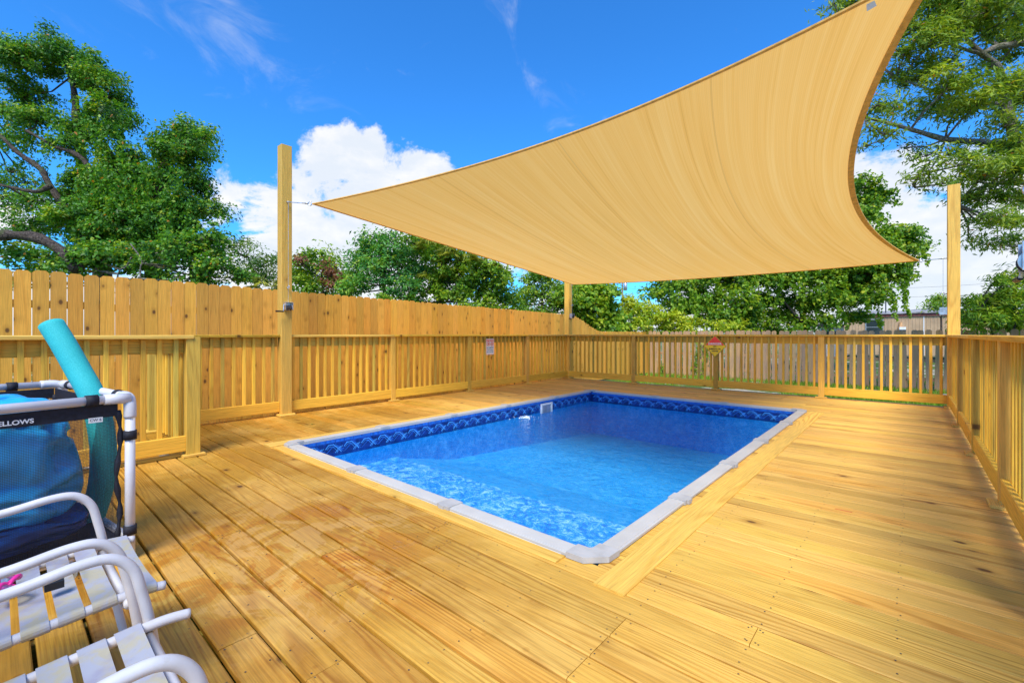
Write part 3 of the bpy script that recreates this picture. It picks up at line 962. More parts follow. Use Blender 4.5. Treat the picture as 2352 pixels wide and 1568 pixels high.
li = np.empty(len(me.loops), dtype=np.int32)
me.loops.foreach_get('vertex_index', li)
uvs = np.stack([(li % (NS + 1)) / NS, (li // (NS + 1)) / NS], 1).astype(np.float32)
ul.data.foreach_set('uv', uvs.ravel())
obj('cloth', me, sail)
M['hem'] = plain('sail_hem', (0.80, 0.45, 0.11), 0.8, var=0.12, scale=20)
for (fn, side) in ((lambda q: sail_pt(q, 0), 'n'), (lambda q: sail_pt(q, 1), 'f'), (lambda q: sail_pt(0, q), 'l'), (lambda q: sail_pt(1, q), 'r')):
    cc = np.array(((P1 + P2 + P3 + P4) / 4))
    outer, inner = [], []
    for i in range(61):
        q = i / 60
        p = fn(q)
        e = 0.05
        pin = {'n': sail_pt(q, e), 'f': sail_pt(q, 1 - e), 'l': sail_pt(e, q), 'r': sail_pt(1 - e, q)}[side]
        dn = pin - p
        l = np.linalg.norm(dn)
        dn = dn / l if l > 1e-6 else dn
        outer.append(p)
        inner.append(p + dn * min(0.050 if side == 'r' else 0.026, l * 0.9))
    mb = MB()
    n = 61
    lo = [(x, y, z - 0.006) for x, y, z in outer] + [(x, y, z - 0.006) for x, y, z in inner]
    hi = [(x, y, z + 0.006) for x, y, z in outer] + [(x, y, z + 0.006) for x, y, z in inner]
    mb.add(lo + hi, [(i, i + 1, n + i + 1, n + i) for i in range(n - 1)] + [(2 * n + i, 3 * n + i, 3 * n + i + 1, 2 * n + i + 1) for i in range(n - 1)]
           + [(i, 2 * n + i, 2 * n + i + 1, i + 1) for i in range(n - 1)] + [(n + i, n + i + 1, 3 * n + i + 1, 3 * n + i) for i in range(n - 1)])
    obj('hem', mb.mesh('hem', M['hem']), sail)
for P, E_ in ((P1, EY1), (P2, EY2), (P3, EY3), (P4, EY4)):
    P = Vector(P)
    dn = (E_ - P).normalized()
    mb = MB().add(*ring_vf(P + dn * 0.022, dn.cross(Vector((0, 0, 1))), 0.026, 0.007)).tube([P + dn * .04, P + dn * .085], 0.011, 8).add(*ring_vf(P + dn * .10, (0, 0, 1), 0.016, 0.004))
    rg = obj('corner_ring', mb.mesh('corner_ring', M['zinc'], True), sail)
    mb = MB().tube([P + dn * .11, E_], 0.006, 6)
    obj('cable', mb.mesh('cable', M['zinc']), rg)
mb = MB().add(*(lambda a, b: ([tuple(a + Vector((0, 0, .0))), tuple(b), tuple(b + Vector((0.01, 0.01, -.03))), tuple(a + Vector((0.0, 0.02, -.03)))], [(0, 1, 2, 3)]))(Vector(sail_pt(0.948, 0.006)) - Vector((0, 0, .012)), Vector(sail_pt(0.954, 0.006)) - Vector((0, 0, .012))))
obj('care_tag', mb.mesh('care_tag', M['sign_white']), sail)

# ------------------------------------------------------------------ plank fence (new) and picket fence (old)
def picket_mesh(h, w_, t, ear, mat, rnd=False):
    key = ('pk', round(h, 3), round(w_, 3), t, ear, mat.name)
    if key in _cache:
        return _cache[key]
    y = w_ / 2
    poly = [(0, -y), (0, y), (h - ear, y), (h - ear * .35, y - ear * .55), (h, y - ear), (h, -y + ear), (h - ear * .35, -y + ear * .55), (h - ear, -y)] if rnd else \
        [(0, -y), (0, y), (h - ear, y), (h, y - ear), (h, -y + ear), (h - ear, -y)]
    me = MB().prism(poly[::-1], -t / 2, t / 2).mesh('picket', mat)
    _cache[key] = me
    return me


FX = -7.2
fence = thing('plank_fence', 'tall new wooden plank fence with clipped tops behind the long railing', 'fence', (FX, 0, GZ))
y = -1.6
k = 0
PT = 0.1378
while y < 16.0:
    if y < 10.6:
        top = 1.815 - 0.0155 * max(0, y - 1.2)
    else:
        q = min(1.0, (y - 10.6) / 1.9)
        q = q * q * (3 - 2 * q)
        top = (1.815 - 0.0155 * 9.4) * (1 - q) + 1.20 * q
    top = round(top + rng.uniform(-.006, .006), 2)
    w_ = PT - (0.007 if y < 0.9 else 0.0038)
    obj('picket', picket_mesh(top - GZ - .04, w_, 0.016, 0.027, M['fence']), fence, (FX + rng.uniform(-.003, .003), y, GZ + .04), axes((0, 0, 1), (0, 1, 0)) @ Matrix.Rotation(rng.uniform(-.012, .012), 3, 'X'))
    y += PT
    k += 1
for z in (GZ + .35, 0.75, 1.45):
    for yy in range(-2, 8, 3):
        board('fence_rail', fence, 2.99, 0.085, 0.036, (FX - .030, yy + 1.5 - .2, z - (0.0155 * max(0, yy) if z > 1 else 0)), axes((0, 1, 0), (0, 0, 1)), M['fence'])
for yy in range(-2, 17, 3):
    board('fence_post', fence, 1.85 if yy < 10 else 1.25, 0.089, 0.089, (FX - .095, yy + .2, GZ + (.925 if yy < 10 else .62)), UPX, M['fence'])

OY = 15.6
old = thing('picket_fence', 'weathered grey brown picket fence with rounded tops beyond the grass', 'fence', (-7.0, OY, GZ))
x = -7.0
while x < 5.2:
    yy = OY - 0.012 * (x + 7)
    r = rng.random()
    h = 1.565 + rng.uniform(-.015, .012)
    obj('picket', picket_mesh(round(h, 2), round(0.128 + 0.006 * rng.random(), 3), 0.016, 0.036, M['old'], True), old, (x, yy + (0.0 if r < .6 else .01), GZ - .02 + rng.uniform(0, .02)),
        axes((0, 0, 1), (1, 0, 0)) @ Matrix.Rotation(rng.uniform(-.03, .03), 3, 'Z'))
    x += 0.151 if x < -3 else 0.157
for z in (GZ + .30, GZ + .78, GZ + 1.25):
    for xx in range(-7, 5, 3):
        board('fence_rail', old, 2.98, 0.085, 0.036, (xx + 1.5, OY + .035 - .012 * (xx + 8.5), z), axes((1, -.012, 0), (0, 0, 1)), M['old'])
for xx in range(-7, 6, 3):
    board('fence_post', old, 1.4, 0.089, 0.089, (xx, OY + .10 - .012 * (xx + 7), GZ + .7), UPX, M['old'])

# ------------------------------------------------------------------ signs
sg = thing('danger_sign', 'red and yellow diamond sign reading DANGER on the far railing post', 'sign', (-2.93, 9.51, 0.875))
RS = axes((1, 0, 0), (0, 0, 1))        # local X right, local Y up, local Z towards the pool (-Y)
cx_, cz_, yy = -2.93, 0.878, 9.503
h_ = 0.222
dia = lambda s: [(0, -s), (s, 0), (0, s), (-s, 0)]
ob = lambda nm, me, z: obj(nm, me, sg, (cx_, yy - z, cz_), RS)
ob('sign_border', MB().prism(dia(h_), 0, 0.002).mesh('b', M['sign_black']), 0.0)
ob('sign_margin', MB().prism(dia(h_ - .006), 0.0022, 0.0030).mesh('b', M['sign_yellow']), 0.0)
ob('sign_rule', MB().prism(dia(h_ - .016), 0.0032, 0.0036).mesh('b', M['sign_black']), 0.0)
cut = 0.018
s_ = h_ - .021
ob('sign_face', MB().prism([(0, -s_), (s_, 0), (s_ - cut, cut), (-s_ + cut, cut), (-s_, 0)], 0.0038, 0.0044).mesh('b', M['sign_yellow']), 0.0)
ob('sign_top', MB().prism([(s_ - cut, cut + .001), (0, s_), (-s_ + cut, cut + .001)], 0.0038, 0.0044).mesh('b', M['sign_red']), 0.0)
for tx, sz, zz, mt in (('DANGER', .060, .046, 'sign_white'), ('NO', .036, -.010, 'sign_black'), ('JUMPING OR', .036, -.056, 'sign_black'), ('DIVING', .036, -.100, 'sign_black')):
    obj('lettering', text_mesh(tx, sz, M[mt], .0006, 1.05, .0016), sg, (cx_, yy - .0052, cz_ + zz), RS)

at_z, hx = 0.86, XL + .008
obj('sign_bracket', MB().box(cx_ - .03, cx_ + .03, 9.5035, 9.534, cz_ - .12, cz_ + .10).mesh('b', M['zinc']), sg)
sg = thing('attention_sign', 'small white rectangular notice headed ATTENTION hung on the railing balusters', 'sign', (hx, 6.745, at_z))
RS = axes((0, 1, 0), (0, 0, 1))       # seen from +X
W2, H2 = 0.118, 0.165
rr_ = lambda a, b: [(-a + .012, -b), (a - .012, -b), (a, -b + .012), (a, b - .012), (a - .012, b), (-a + .012, b), (-a, b - .012), (-a, -b + .012)]
pl = lambda nm, me, z, dy=0, dz=0: obj(nm, me, sg, (hx + z, 6.745 + dy, at_z + dz), RS)
pl('sign_plate', MB().prism(rr_(W2, H2), 0, .002).mesh('b', M['sign_white']), 0)
mb = MB()
for (a, b, c_, d_) in ((-W2 + .008, W2 - .008, -H2 + .008, -H2 + .012), (-W2 + .008, -W2 + .012, -H2 + .012, H2 - .06), (W2 - .012, W2 - .008, -H2 + .012, H2 - .06)):
    mb.box(a, b, c_, d_, .0022, .0028)
pl('sign_rule', mb.mesh('b', M['sign_red']), 0)
pl('sign_header', MB().box(-W2 + .008, W2 - .008, H2 - .06, H2 - .012, .0022, .003).mesh('b', M['sign_red']), 0)
obj('lettering', text_mesh('ATTENTION', .047, M['sign_white'], .0005, .80, .001), sg, (hx + .0042, 6.745, at_z + H2 - .036), RS)
for q in (-.052, .052):
    mb = MB().add(*ring_vf((0, 0, 0), (0, 0, 1), .040, .004, 24, 5)).add(*tube_vf([(-.028, .028, 0), (.028, -.028, 0)], .003, 5)).box(-.014, .020, -.002, .020, 0, .001)
    pl('pictogram', mb.mesh('b', M['sign_red']), .003, q, .056)
    mb = MB().box(-.012, .006, -.012, -.004, 0, .001).box(.002, .014, -.004, .016, 0, .001).box(-.024, .004, -.026, -.020, 0, .001)
    pl('pictogram_figure', mb.mesh('b', M['sign_black']), .0025, q, .056)
for tx, dz in (('NO JUMPING', -.022), ('OR PUSHING', -.066), ('INTO WATER', -.110)):
    obj('lettering', text_mesh(tx, .041, M['sign_blue'], .0005, .80, .0005), sg, (hx + .0030, 6.745, at_z + dz), RS)

# ------------------------------------------------------------------ storage bin of white pipe and mesh
AN = math.radians(8)
LD = Vector((math.sin(AN), -math.cos(AN), 0))        # along the long side, towards the camera's back
SD = Vector((-math.cos(AN), -math.sin(AN), 0))       # across, away from the camera
C1 = Vector((-2.914, 0.441, 0))
BL, BW, BH = 1.35, 1.15, 0.806
bp = lambda q, s, z: C1 + LD * q + SD * s + Vector((0, 0, z))
bin_ = thing('storage_bin', 'white pipe framed mesh storage bin full of blue floats', 'storage bin', tuple(bp(BL / 2, BW / 2, 0)))
PR = 0.0208
corn = [(0, 0), (0, BW), (BL, BW), (BL, 0)]
for (q, s) in corn:
    obj('leg', MB().tube([bp(q, s, 0.002), bp(q, s, BH - .05)], PR, 16).mesh('leg', M['pvc'], True), bin_)
for i in range(4):
    (q0, s0), (q1, s1) = corn[i], corn[(i + 1) % 4]
    a, b = bp(q0, s0, BH), bp(q1, s1, BH)
    d = (b - a).normalized()
    obj('top_pipe', MB().tube([a + d * .05, b - d * .05], PR, 16).mesh('pipe', M['pvc'], True), bin_)
    a, b = bp(q0, s0, .10), bp(q1, s1, .10)
    obj('bottom_pipe', MB().tube([a + d * .02, b - d * .02], PR, 12).mesh('pipe', M['pvc'], True), bin_)
    # elbow fittings
    dq = Vector((0, 0, -1))
    d2 = (bp(*corn[i - 1], BH) - bp(q0, s0, BH)).normalized()
    c_ = bp(q0, s0, BH)
    mb = MB().tube(smooth_path([c_ + d * .10, c_ + d * .045, c_ + (d + dq) * .012, c_ + dq * .05, c_ + dq * .10], 4), .0252, 16)
    mb.tube([c_ + d2 * .10, c_ + dq * .004], .0250, 16)
    obj('elbow', mb.mesh('elbow', M['pvc'], True), bin_)


def strap_ring(p, d, w_=0.045):
    d = Vector(d).normalized()
    return MB().tube([Vector(p) - d * w_ / 2, Vector(p) + d * w_ / 2], .0272, 16).mesh('strap', M['black'], True)


for (q, s) in ((0.145, 0), (0.75, 0), (1.2, 0), (0.22, BW), (0.8, BW)):
    obj('strap', strap_ring(bp(q, s, BH), LD), bin_)
for s in (0.16, 0.6, 0.98):
    obj('strap', strap_ring(bp(0, s, BH), SD, .035), bin_)
for z in (0.62, 0.15):
    obj('strap', strap_ring(bp(0, 0, z), (0, 0, 1)), bin_)
    obj('strap', strap_ring(bp(0, BW, z), (0, 0, 1)), bin_)
# webbing band and mesh panels
m, g, nt, out = mat_base('net_mesh')
co = nd(nt, 'ShaderNodeUVMap').outputs[0]
u, v_, _ = g.sep(co)
w1 = g.math('SINE', g.math('MULTIPLY', u, 1250.0))
w2 = g.math('SINE', g.math('MULTIPLY', v_, 900.0))
th = g.math('GREATER_THAN', g.math('MAXIMUM', w1, w2), 0.82)
dr = g.noise(co, 60, 3, 0.7)
dc = g.mix(g.smooth(dr, 0.72, 0.76), (0.012, 0.016, 0.03), (0.6, 0.7, 0.75))
df = nd(nt, 'ShaderNodeBsdfPrincipled', {'Base Color': dc, 'Roughness': 0.55})
tr = nd(nt, 'ShaderNodeBsdfTransparent')
mx = nd(nt, 'ShaderNodeMixShader', {0: th, 1: tr.outputs[0], 2: df.outputs[0]})
nt.links.new(mx.outputs[0], out.inputs[0])
M['net'] = m


def panel(a, b, z0, z1, bulge, nx=24, nz=16, mat=None, name='net_panel'):
    a, b = Vector(a), Vector(b)
    d = b - a
    n = d.normalized().cross(Vector((0, 0, 1)))
    v, uv = [], []
    for j in range(nz + 1):
        for i in range(nx + 1):
            s, t = i / nx, j / nz
            off = bulge * 4 * t * (1 - t) * (0.6 + 0.4 * math.sin(s * 9 + t * 3)) + 0.006 * math.sin(s * 31 + t * 7)
            v.append(a + d * s + n * off + Vector((0, 0, z0 + (z1 - z0) * t)))
            uv.append((s * d.length, t * (z1 - z0)))
    f = [(j * (nx + 1) + i, j * (nx + 1) + i + 1, (j + 1) * (nx + 1) + i + 1, (j + 1) * (nx + 1) + i) for j in range(nz) for i in range(nx)]
    me = mesh(name, v, f, mat or M['net'], True)
    ul = me.uv_layers.new(name='UVMap')
    for l_ in me.loops:
        ul.data[l_.index].uv = uv[l_.vertex_index]
    return me


ins = 0.045
ed = [((ins, 0.012), (BL - ins, 0.012)), ((0.012 + .03, BW - ins), (0.012 + .03, ins)), ((BL - ins, BW - .03), (ins, BW - .03)), ((BL - .03, ins), (BL - .03, BW - ins))]
for (c0, c1) in ed:
    obj('net_panel', panel(bp(*c0, 0), bp(*c1, 0), 0.11, 0.722, 0.012), bin_)
    a, b = bp(*c0, 0.752), bp(*c1, 0.752)
    dd = (b - a).normalized()
    obj('webbing_band', board_mesh((b - a).length, 0.062, 0.005, 0.001, M['black']), bin_, (a + b) / 2, axes(dd, (0, 0, 1)))
for (q, s_) in ((.042, .016), (.046, BW - .05)):
    obj('net_seam', MB().tube(smooth_path([bp(q, s_, .745), bp(q - .012, s_ + .01, .6), bp(q + .006, s_ + .004, .42), bp(q - .010, s_ + .01, .26), bp(q + .004, s_, .12)], 5), [.010 + .004 * math.sin(i * 1.7) for i in range(21)], 8).mesh('seam', M['black'], True), bin_)
obj('net_base', mesh('net_base', [bp(.03, .03, .115), bp(BL - .03, .03, .115), bp(BL - .03, BW - .03, .115), bp(.03, BW - .03, .115)], [(0, 1, 2, 3)], M['black']), bin_)
# sewn label and size tag on the front band
RB = axes(-LD, (0, 0, 1))


def q_at(px):
    """distance along the front of the bin seen at photo column px"""
    t = (px - CXP) / FPX
    lo, hi = -0.2, 1.3
    for _ in range(50):
        m_ = (lo + hi) / 2
        p = bp(m_, 0, 0)
        if (p.x * CA + p.y * SA) / (-p.x * SA + p.y * CA) > t:
            lo = m_
        else:
            hi = m_
    return lo


ql = q_at(37)
lb = obj('sewn_label', board_mesh(0.20, 0.036, 0.002, 0.0005, M['black']), bin_, bp(ql + .045, .0066, .742), RB)
obj('lettering', text_mesh('ELLOWS', 0.027, M['sign_white'], .0004, 1.05, .0008), lb, bp(ql, .0048, .742), RB)
qt = q_at(221)
tg = obj('size_tag', board_mesh(0.052, 0.024, 0.001, 0.0002, M['sign_white']), bin_, bp(qt, .0078, .712), RB)
obj('lettering', text_mesh('CW 6', 0.017, M['sign_black'], .0003), tg, bp(qt, .0068, .712), RB)

# pool noodle
path = [at(*p) for p in ((118, 745, 2.50), (146, 790, 2.49), (180, 850, 2.48), (210, 905, 2.46), (229, 965, 2.45), (238, 1040, 2.45), (233, 1110, 2.45), (214, 1180, 2.46), (196, 1215, 2.47))]
m, g, nt, out = mat_base('noodle_foam')
co = nd(nt, 'ShaderNodeTexCoord').outputs['Object']
n1 = g.noise(co, 260, 3, 0.7)
c = g.mix(g.smooth(n1, 0.35, 0.7), (0.012, 0.36, 0.36), (0.045, 0.50, 0.49))
bsdf(nt, out, c, 0.75, bump(nt, n1, 0.4, 0.003))
pp = smooth_path(path, 6)
o = obj('pool_noodle', MB().tube(pp, 0.056, 20).mesh('pool_noodle', m, False), None)
for p in o.data.polygons:
    p.use_smooth = len(p.vertices) == 4
tag(o, 'bent turquoise foam pool noodle standing up out of the mesh bin', 'pool noodle')

# crumpled inflatables
def float_mesh(q0, q1, s0, s1, z0, z1, seed, mat, amp=0.05, lean=0.0):
    nu, nv = 110, 70
    r = random.Random(seed)
    ph = [r.uniform(0, 6.28) for _ in range(12)]
    v, f = [], []
    cq, cs, cz = (q0 + q1) / 2, (s0 + s1) / 2, (z0 + z1) / 2
    for j in range(nv + 1):
        th = math.pi * j / nv
        for i in range(nu):
            a = 2 * math.pi * i / nu
            se = lambda x, e: math.copysign(abs(x) ** e, x)
            x = se(math.cos(a), .55) * se(math.sin(th), .55)
            y = se(math.sin(a), .7) * se(math.sin(th), .55)
            z = se(math.cos(th), .6)
            fold = amp * (0.5 * math.sin(3.1 * x + 4 * z + ph[0]) + 0.35 * math.sin(7 * x - 5 * z + 3 * y + ph[1]) + 0.30 * abs(math.sin(6 * z + 3 * x + ph[2]))
                          + 0.22 * math.sin(13 * x + 8 * y + ph[3]) + 0.16 * abs(math.sin(11 * z - 9 * x + ph[4])))
            q3 = Vector((x * 2.1 + seed, y * 2.1, z * 2.4))
            fold += amp * (1.1 * (0.30 - abs(mn.noise(q3))) * 2 + 0.7 * (0.25 - abs(mn.noise(q3 * 2.3))) * 2 + 0.3 * mn.noise(q3 * 5.0))
            k = 0.93 + fold / 0.35
            v.append(bp(cq + x * (q1 - q0) / 2 * min(k, 1.0) - lean * z, cs + y * (s1 - s0) / 2 * min(k, 1.08), max(0.13, cz + 0.06 * mn.noise(Vector((x * 3, y * 3, seed))) * max(0, z) + z * (z1 - z0) / 2 * (0.8 + 0.2 * k) + amp * .8 * math.sin(5 * x + ph[5]) * max(0, z))))
    for j in range(nv):
        for i in range(nu):
            f.append((j * nu + i, (j + 1) * nu + i, (j + 1) * nu + (i + 1) % nu, j * nu + (i + 1) % nu))
    return mesh('float', v, f, mat, True)


M['vinyl_blue'] = plain('blue_vinyl', (0.03, 0.42, 0.85), 0.28, spec=0.6, var=0.15, scale=5)
M['vinyl_navy'] = plain('navy_vinyl', (0.006, 0.05, 0.22), 0.35, var=0.25, scale=8)
o = obj('pool_float', float_mesh(0.13, 1.28, 0.05, 0.62, 0.20, 0.86, 3, M['vinyl_blue'], .06, -0.07))
tag(o, 'crumpled bright blue vinyl pool float stuffed into the mesh bin', 'pool float')
o = obj('pool_float', float_mesh(0.10, 1.20, 0.05, 0.50, 0.13, 0.30, 9, M['vinyl_navy'], .05))
tag(o, 'dark navy folded float lying at the bottom of the mesh bin', 'pool float')

# ------------------------------------------------------------------ strap chairs
m, g, nt, out = mat_base('vinyl_strap')
co = nd(nt, 'ShaderNodeTexCoord').outputs['Object']
n1 = g.noise(co, 14, 5, 0.65, 0.6)
n2 = g.noise(co, 55, 5, 0.7, 0.8)
n3 = g.noise(g.vec('ADD', co, (5, 3, 1)), 8, 3, 0.6)
c = g.mix(g.smooth(n1, 0.42, 0.62), (0.36, 0.37, 0.42), (0.42, 0.38, 0.26))
c = g.mix(g.math('MULTIPLY', g.smooth(n3, 0.52, 0.68), 0.55), c, (0.27, 0.25, 0.34))
c = g.mix(g.math('MULTIPLY', g.smooth(n2, 0.60, 0.74), 0.5), c, (0.22, 0.19, 0.24))
bsdf(nt, out, c, 0.45, bump(nt, n2, 0.2, 0.001))
M['strap'] = m


def chair(label, xc, front_y, straps_front):
    root = thing('strap_chair', label, 'chair', (xc, front_y - .35, 0), 'white strap chairs on the deck')
    HW, R_ = 0.230, 0.0127
    W = lambda x, y, z: Vector((xc + x, front_y + y, z))
    rail = smooth_path([(0.0, 0.368), (-0.045, 0.374), (-0.095, 0.374), (-0.20, 0.366), (-0.34, 0.355), (-0.44, 0.352), (-0.50, 0.375), (-0.535, 0.43), (-0.60, 0.62), (-0.67, 0.84), (-0.69, 0.90)], 5)
    for s in (-1, 1):
        obj('side_rail', MB().tube([W(s * HW, y, z) for y, z in rail], R_, 14).mesh('rail', M['chair_paint'], True), root)
        arm = smooth_path([(-0.02, 0.003), (-0.055, 0.20), (-0.078, 0.36), (-0.095, 0.45), (-0.112, 0.515), (-0.150, 0.556), (-0.21, 0.563), (-0.33, 0.545), (-0.50, 0.535), (-0.60, 0.52), (-0.645, 0.46), (-0.66, 0.30), (-0.67, 0.003)], 6)
        obj('arm', MB().tube([W(s * (HW + .041), y, z) for y, z in arm], R_, 14).mesh('arm', M['chair_paint'], True), root)
        obj('arm_joint', MB().tube([W(s * (HW + .008), -0.085, 0.360), W(s * (HW + .030), -0.085, 0.360)], .014, 10).mesh('joint', M['chair_paint'], True), root)
    obj('cross_bar', MB().tube([W(-HW, -0.088, 0.350), W(HW, -0.088, 0.350)], R_, 12).mesh('bar', M['chair_paint'], True), root)
    obj('cross_bar', MB().tube([W(-HW, -0.46, 0.345), W(HW, -0.46, 0.345)], R_, 12).mesh('bar', M['chair_paint'], True), root)
    obj('back_bar', MB().tube([W(-HW, -0.69, 0.90), W(HW, -0.69, 0.90)], R_, 12).mesh('bar', M['chair_paint'], True), root)
    cum = [0.0]
    for i in range(1, len(rail)):
        cum.append(cum[-1] + math.dist(rail[i], rail[i - 1]))

    def rp(d):
        for i in range(1, len(rail)):
            if cum[i] >= d:
                k = (d - cum[i - 1]) / (cum[i] - cum[i - 1])
                a, b = np.array(rail[i - 1]), np.array(rail[i])
                return a * (1 - k) + b * k, (b - a) / np.linalg.norm(b - a)
        return np.array(rail[-1]), np.array((-.3, .95))
    d = 0.048 if straps_front else 0.128
    first = True
    while d < cum[-1] - .04:
        if not (0.54 < d < 0.60):
            (y, z), (ty, tz) = rp(d)
            ny, nz = (tz, -ty)                    # normal on the sitting side
            r2 = R_ + .0022
            prof = []
            for k in range(9):
                a = math.radians(-110 + 200 * k / 8)      # round the rail from below to the top
                prof.append((-HW - r2 * math.cos(math.radians(90) - 0) * 0 - r2 * math.cos(a), r2 * math.sin(a)))
            top = [(x, r2 - 0.012 * (1 - (x / HW) ** 2)) for x in np.linspace(-HW * .9, HW * .9, 11)]
            full = prof + top + [(-x, h) for x, h in prof[::-1]]
            hw = 0.0255
            mb = MB()
            v, n = [], len(full)
            for e in (-hw, hw):
                for lift in (0, .0018):
                    for (x, h) in full:
                        v.append(W(x, y + ty * e + ny * (h + lift), z + tz * e + nz * (h + lift)))
            f = []
            for i in range(n - 1):
                f += [(n + i, n + i + 1, 3 * n + i + 1, 3 * n + i), (i, 2 * n + i, 2 * n + i + 1, i + 1), (i, i + 1, n + i + 1, n + i), (2 * n + i, 3 * n + i, 3 * n + i + 1, 2 * n + i + 1)]
            mb.add(v, f)
            obj('strap', mb.mesh('strap', M['strap']), root)
        d += 0.088 if d < 0.05 else 0.0665
    return root


chair('white strap chair with goggles on its seat beside the mesh bin', -1.91, 0.335, True)
chair('white strap chair missing its front strap at the near corner of the picture', -1.23, 0.345, False)

# swim goggles on the first chair
gx, gy, gz = -1.93, 0.045, 0.395
gg = thing('swim_goggles', 'pink swim goggles with clear strap lying on the strap chair seat', 'goggles', (gx, gy, gz))
m, g, nt, out = mat_base('clear_plastic')
gl_ = nd(nt, 'ShaderNodeBsdfGlossy', {'Roughness': 0.12})
tr = nd(nt, 'ShaderNodeBsdfTransparent', {'Color': (0.93, 0.95, 0.97, 1)})
fr = nd(nt, 'ShaderNodeLayerWeight', {0: 0.35}).outputs['Facing']
mx = nd(nt, 'ShaderNodeMixShader', {0: g.math('MULTIPLY_ADD', fr, 0.6, 0.12), 1: tr.outputs[0], 2: gl_.outputs[0]})
nt.links.new(mx.outputs[0], out.inputs[0])
M['clear'] = m
for s in (-1, 1):
    pts = [(gx + s * .040 + .034 * math.cos(a), gy + .022 * math.sin(a) - .02, gz + .012 + .010 * math.sin(a * 2)) for a in np.linspace(0, 6.283, 25)]
    obj('lens_frame', MB().tube(pts, .0065, 8).mesh('frame', M['pink'], True), gg)
    dome = [(gx + s * .040, gy - .02, gz + .026)] + pts[:-1]
    obj('lens', mesh('lens', dome, [(0, i + 1, (i + 1) % 24 + 1) for i in range(24)], M['clear'], True), gg)
obj('nose_bridge', MB().tube([(gx - .012, gy - .02, gz + .014), (gx, gy - .012, gz + .020), (gx + .012, gy - .02, gz + .014)], .004, 7).mesh('bridge', M['pink'], True), gg)
st_ = smooth_path([(gx + .075, gy - .02, gz + .012), (gx + .11, gy + .03, gz + .016), (gx + .09, gy + .10, gz + .010), (gx, gy + .12, gz + .008), (gx - .07, gy + .08, gz + .014), (gx - .078, gy - .015, gz + .012)], 6)
mb = MB()
nn = len(st_)
mb.add([Vector(p) - Vector((0, 0, .007)) for p in st_] + [Vector(p) + Vector((0, 0, .009)) for p in st_], [(i, i + 1, nn + i + 1, nn + i) for i in range(nn - 1)])
obj('head_strap', mb.mesh('head_strap', M['clear'], True), gg)
obj('strap_buckle', MB().box(gx + .085, gx + .112, gy + .045, gy + .085, gz + .002, gz + .022).mesh('buckle', M['black_plastic']), gg)

# ------------------------------------------------------------------ foliage
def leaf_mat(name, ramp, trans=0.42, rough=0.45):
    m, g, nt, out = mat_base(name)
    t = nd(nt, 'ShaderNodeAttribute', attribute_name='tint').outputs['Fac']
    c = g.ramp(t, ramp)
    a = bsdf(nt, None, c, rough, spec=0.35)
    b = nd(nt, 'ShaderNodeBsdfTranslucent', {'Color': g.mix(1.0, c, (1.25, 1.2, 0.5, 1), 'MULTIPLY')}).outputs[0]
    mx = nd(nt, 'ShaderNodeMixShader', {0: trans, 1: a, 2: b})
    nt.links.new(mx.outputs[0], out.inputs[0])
    return m


LM = {
    'vine': leaf_mat('vine_leaf', [(0.0, (0.031, 0.092, 0.017)), (0.35, (0.078, 0.232, 0.025)), (0.7, (0.157, 0.381, 0.031)), (0.9, (0.395, 0.486, 0.035)), (1.0, (0.577, 0.232, 0.028))]),
    'dark': leaf_mat('dark_leaf', [(0.0, (0.031, 0.092, 0.022)), (0.4, (0.078, 0.197, 0.034)), (0.8, (0.185, 0.314, 0.042)), (1.0, (0.342, 0.394, 0.056))]),
    'bright': leaf_mat('bright_leaf', [(0.0, (0.078, 0.185, 0.014)), (0.4, (0.250, 0.428, 0.022)), (0.8, (0.526, 0.600, 0.031)), (1.0, (0.600, 0.600, 0.042))]),
    'mid': leaf_mat('mid_leaf', [(0.0, (0.042, 0.128, 0.014)), (0.4, (0.132, 0.301, 0.020)), (0.8, (0.316, 0.475, 0.028)), (1.0, (0.600, 0.600, 0.042))]),
    'blue': leaf_mat('blue_green_leaf', [(0.0, (0.031, 0.128, 0.035)), (0.4, (0.078, 0.289, 0.064)), (0.8, (0.197, 0.452, 0.056)), (1.0, (0.526, 0.600, 0.042))]),
    'purple': leaf_mat('purple_leaf', [(0.0, (0.078, 0.033, 0.020)), (0.5, (0.263, 0.104, 0.064)), (1.0, (0.446, 0.208, 0.098))]),
    'oak': leaf_mat('oak_leaf', [(0.0, (0.058, 0.117, 0.020)), (0.4, (0.157, 0.278, 0.028)), (0.8, (0.316, 0.441, 0.036)), (0.96, (0.551, 0.578, 0.050)), (1.0, (0.600, 0.208, 0.042))], 0.45),
    'palm': leaf_mat('palm_leaf', [(0.0, (0.078, 0.139, 0.017)), (0.5, (0.289, 0.324, 0.042)), (1.0, (0.600, 0.600, 0.084))]),
    'grass': leaf_mat('grass_blade', [(0.0, (0.091, 0.197, 0.014)), (0.5, (0.223, 0.406, 0.021)), (1.0, (0.526, 0.600, 0.042))], 0.3, 0.6),
}


def unit(a):
    return a / np.maximum(np.linalg.norm(a, axis=1, keepdims=True), 1e-9)


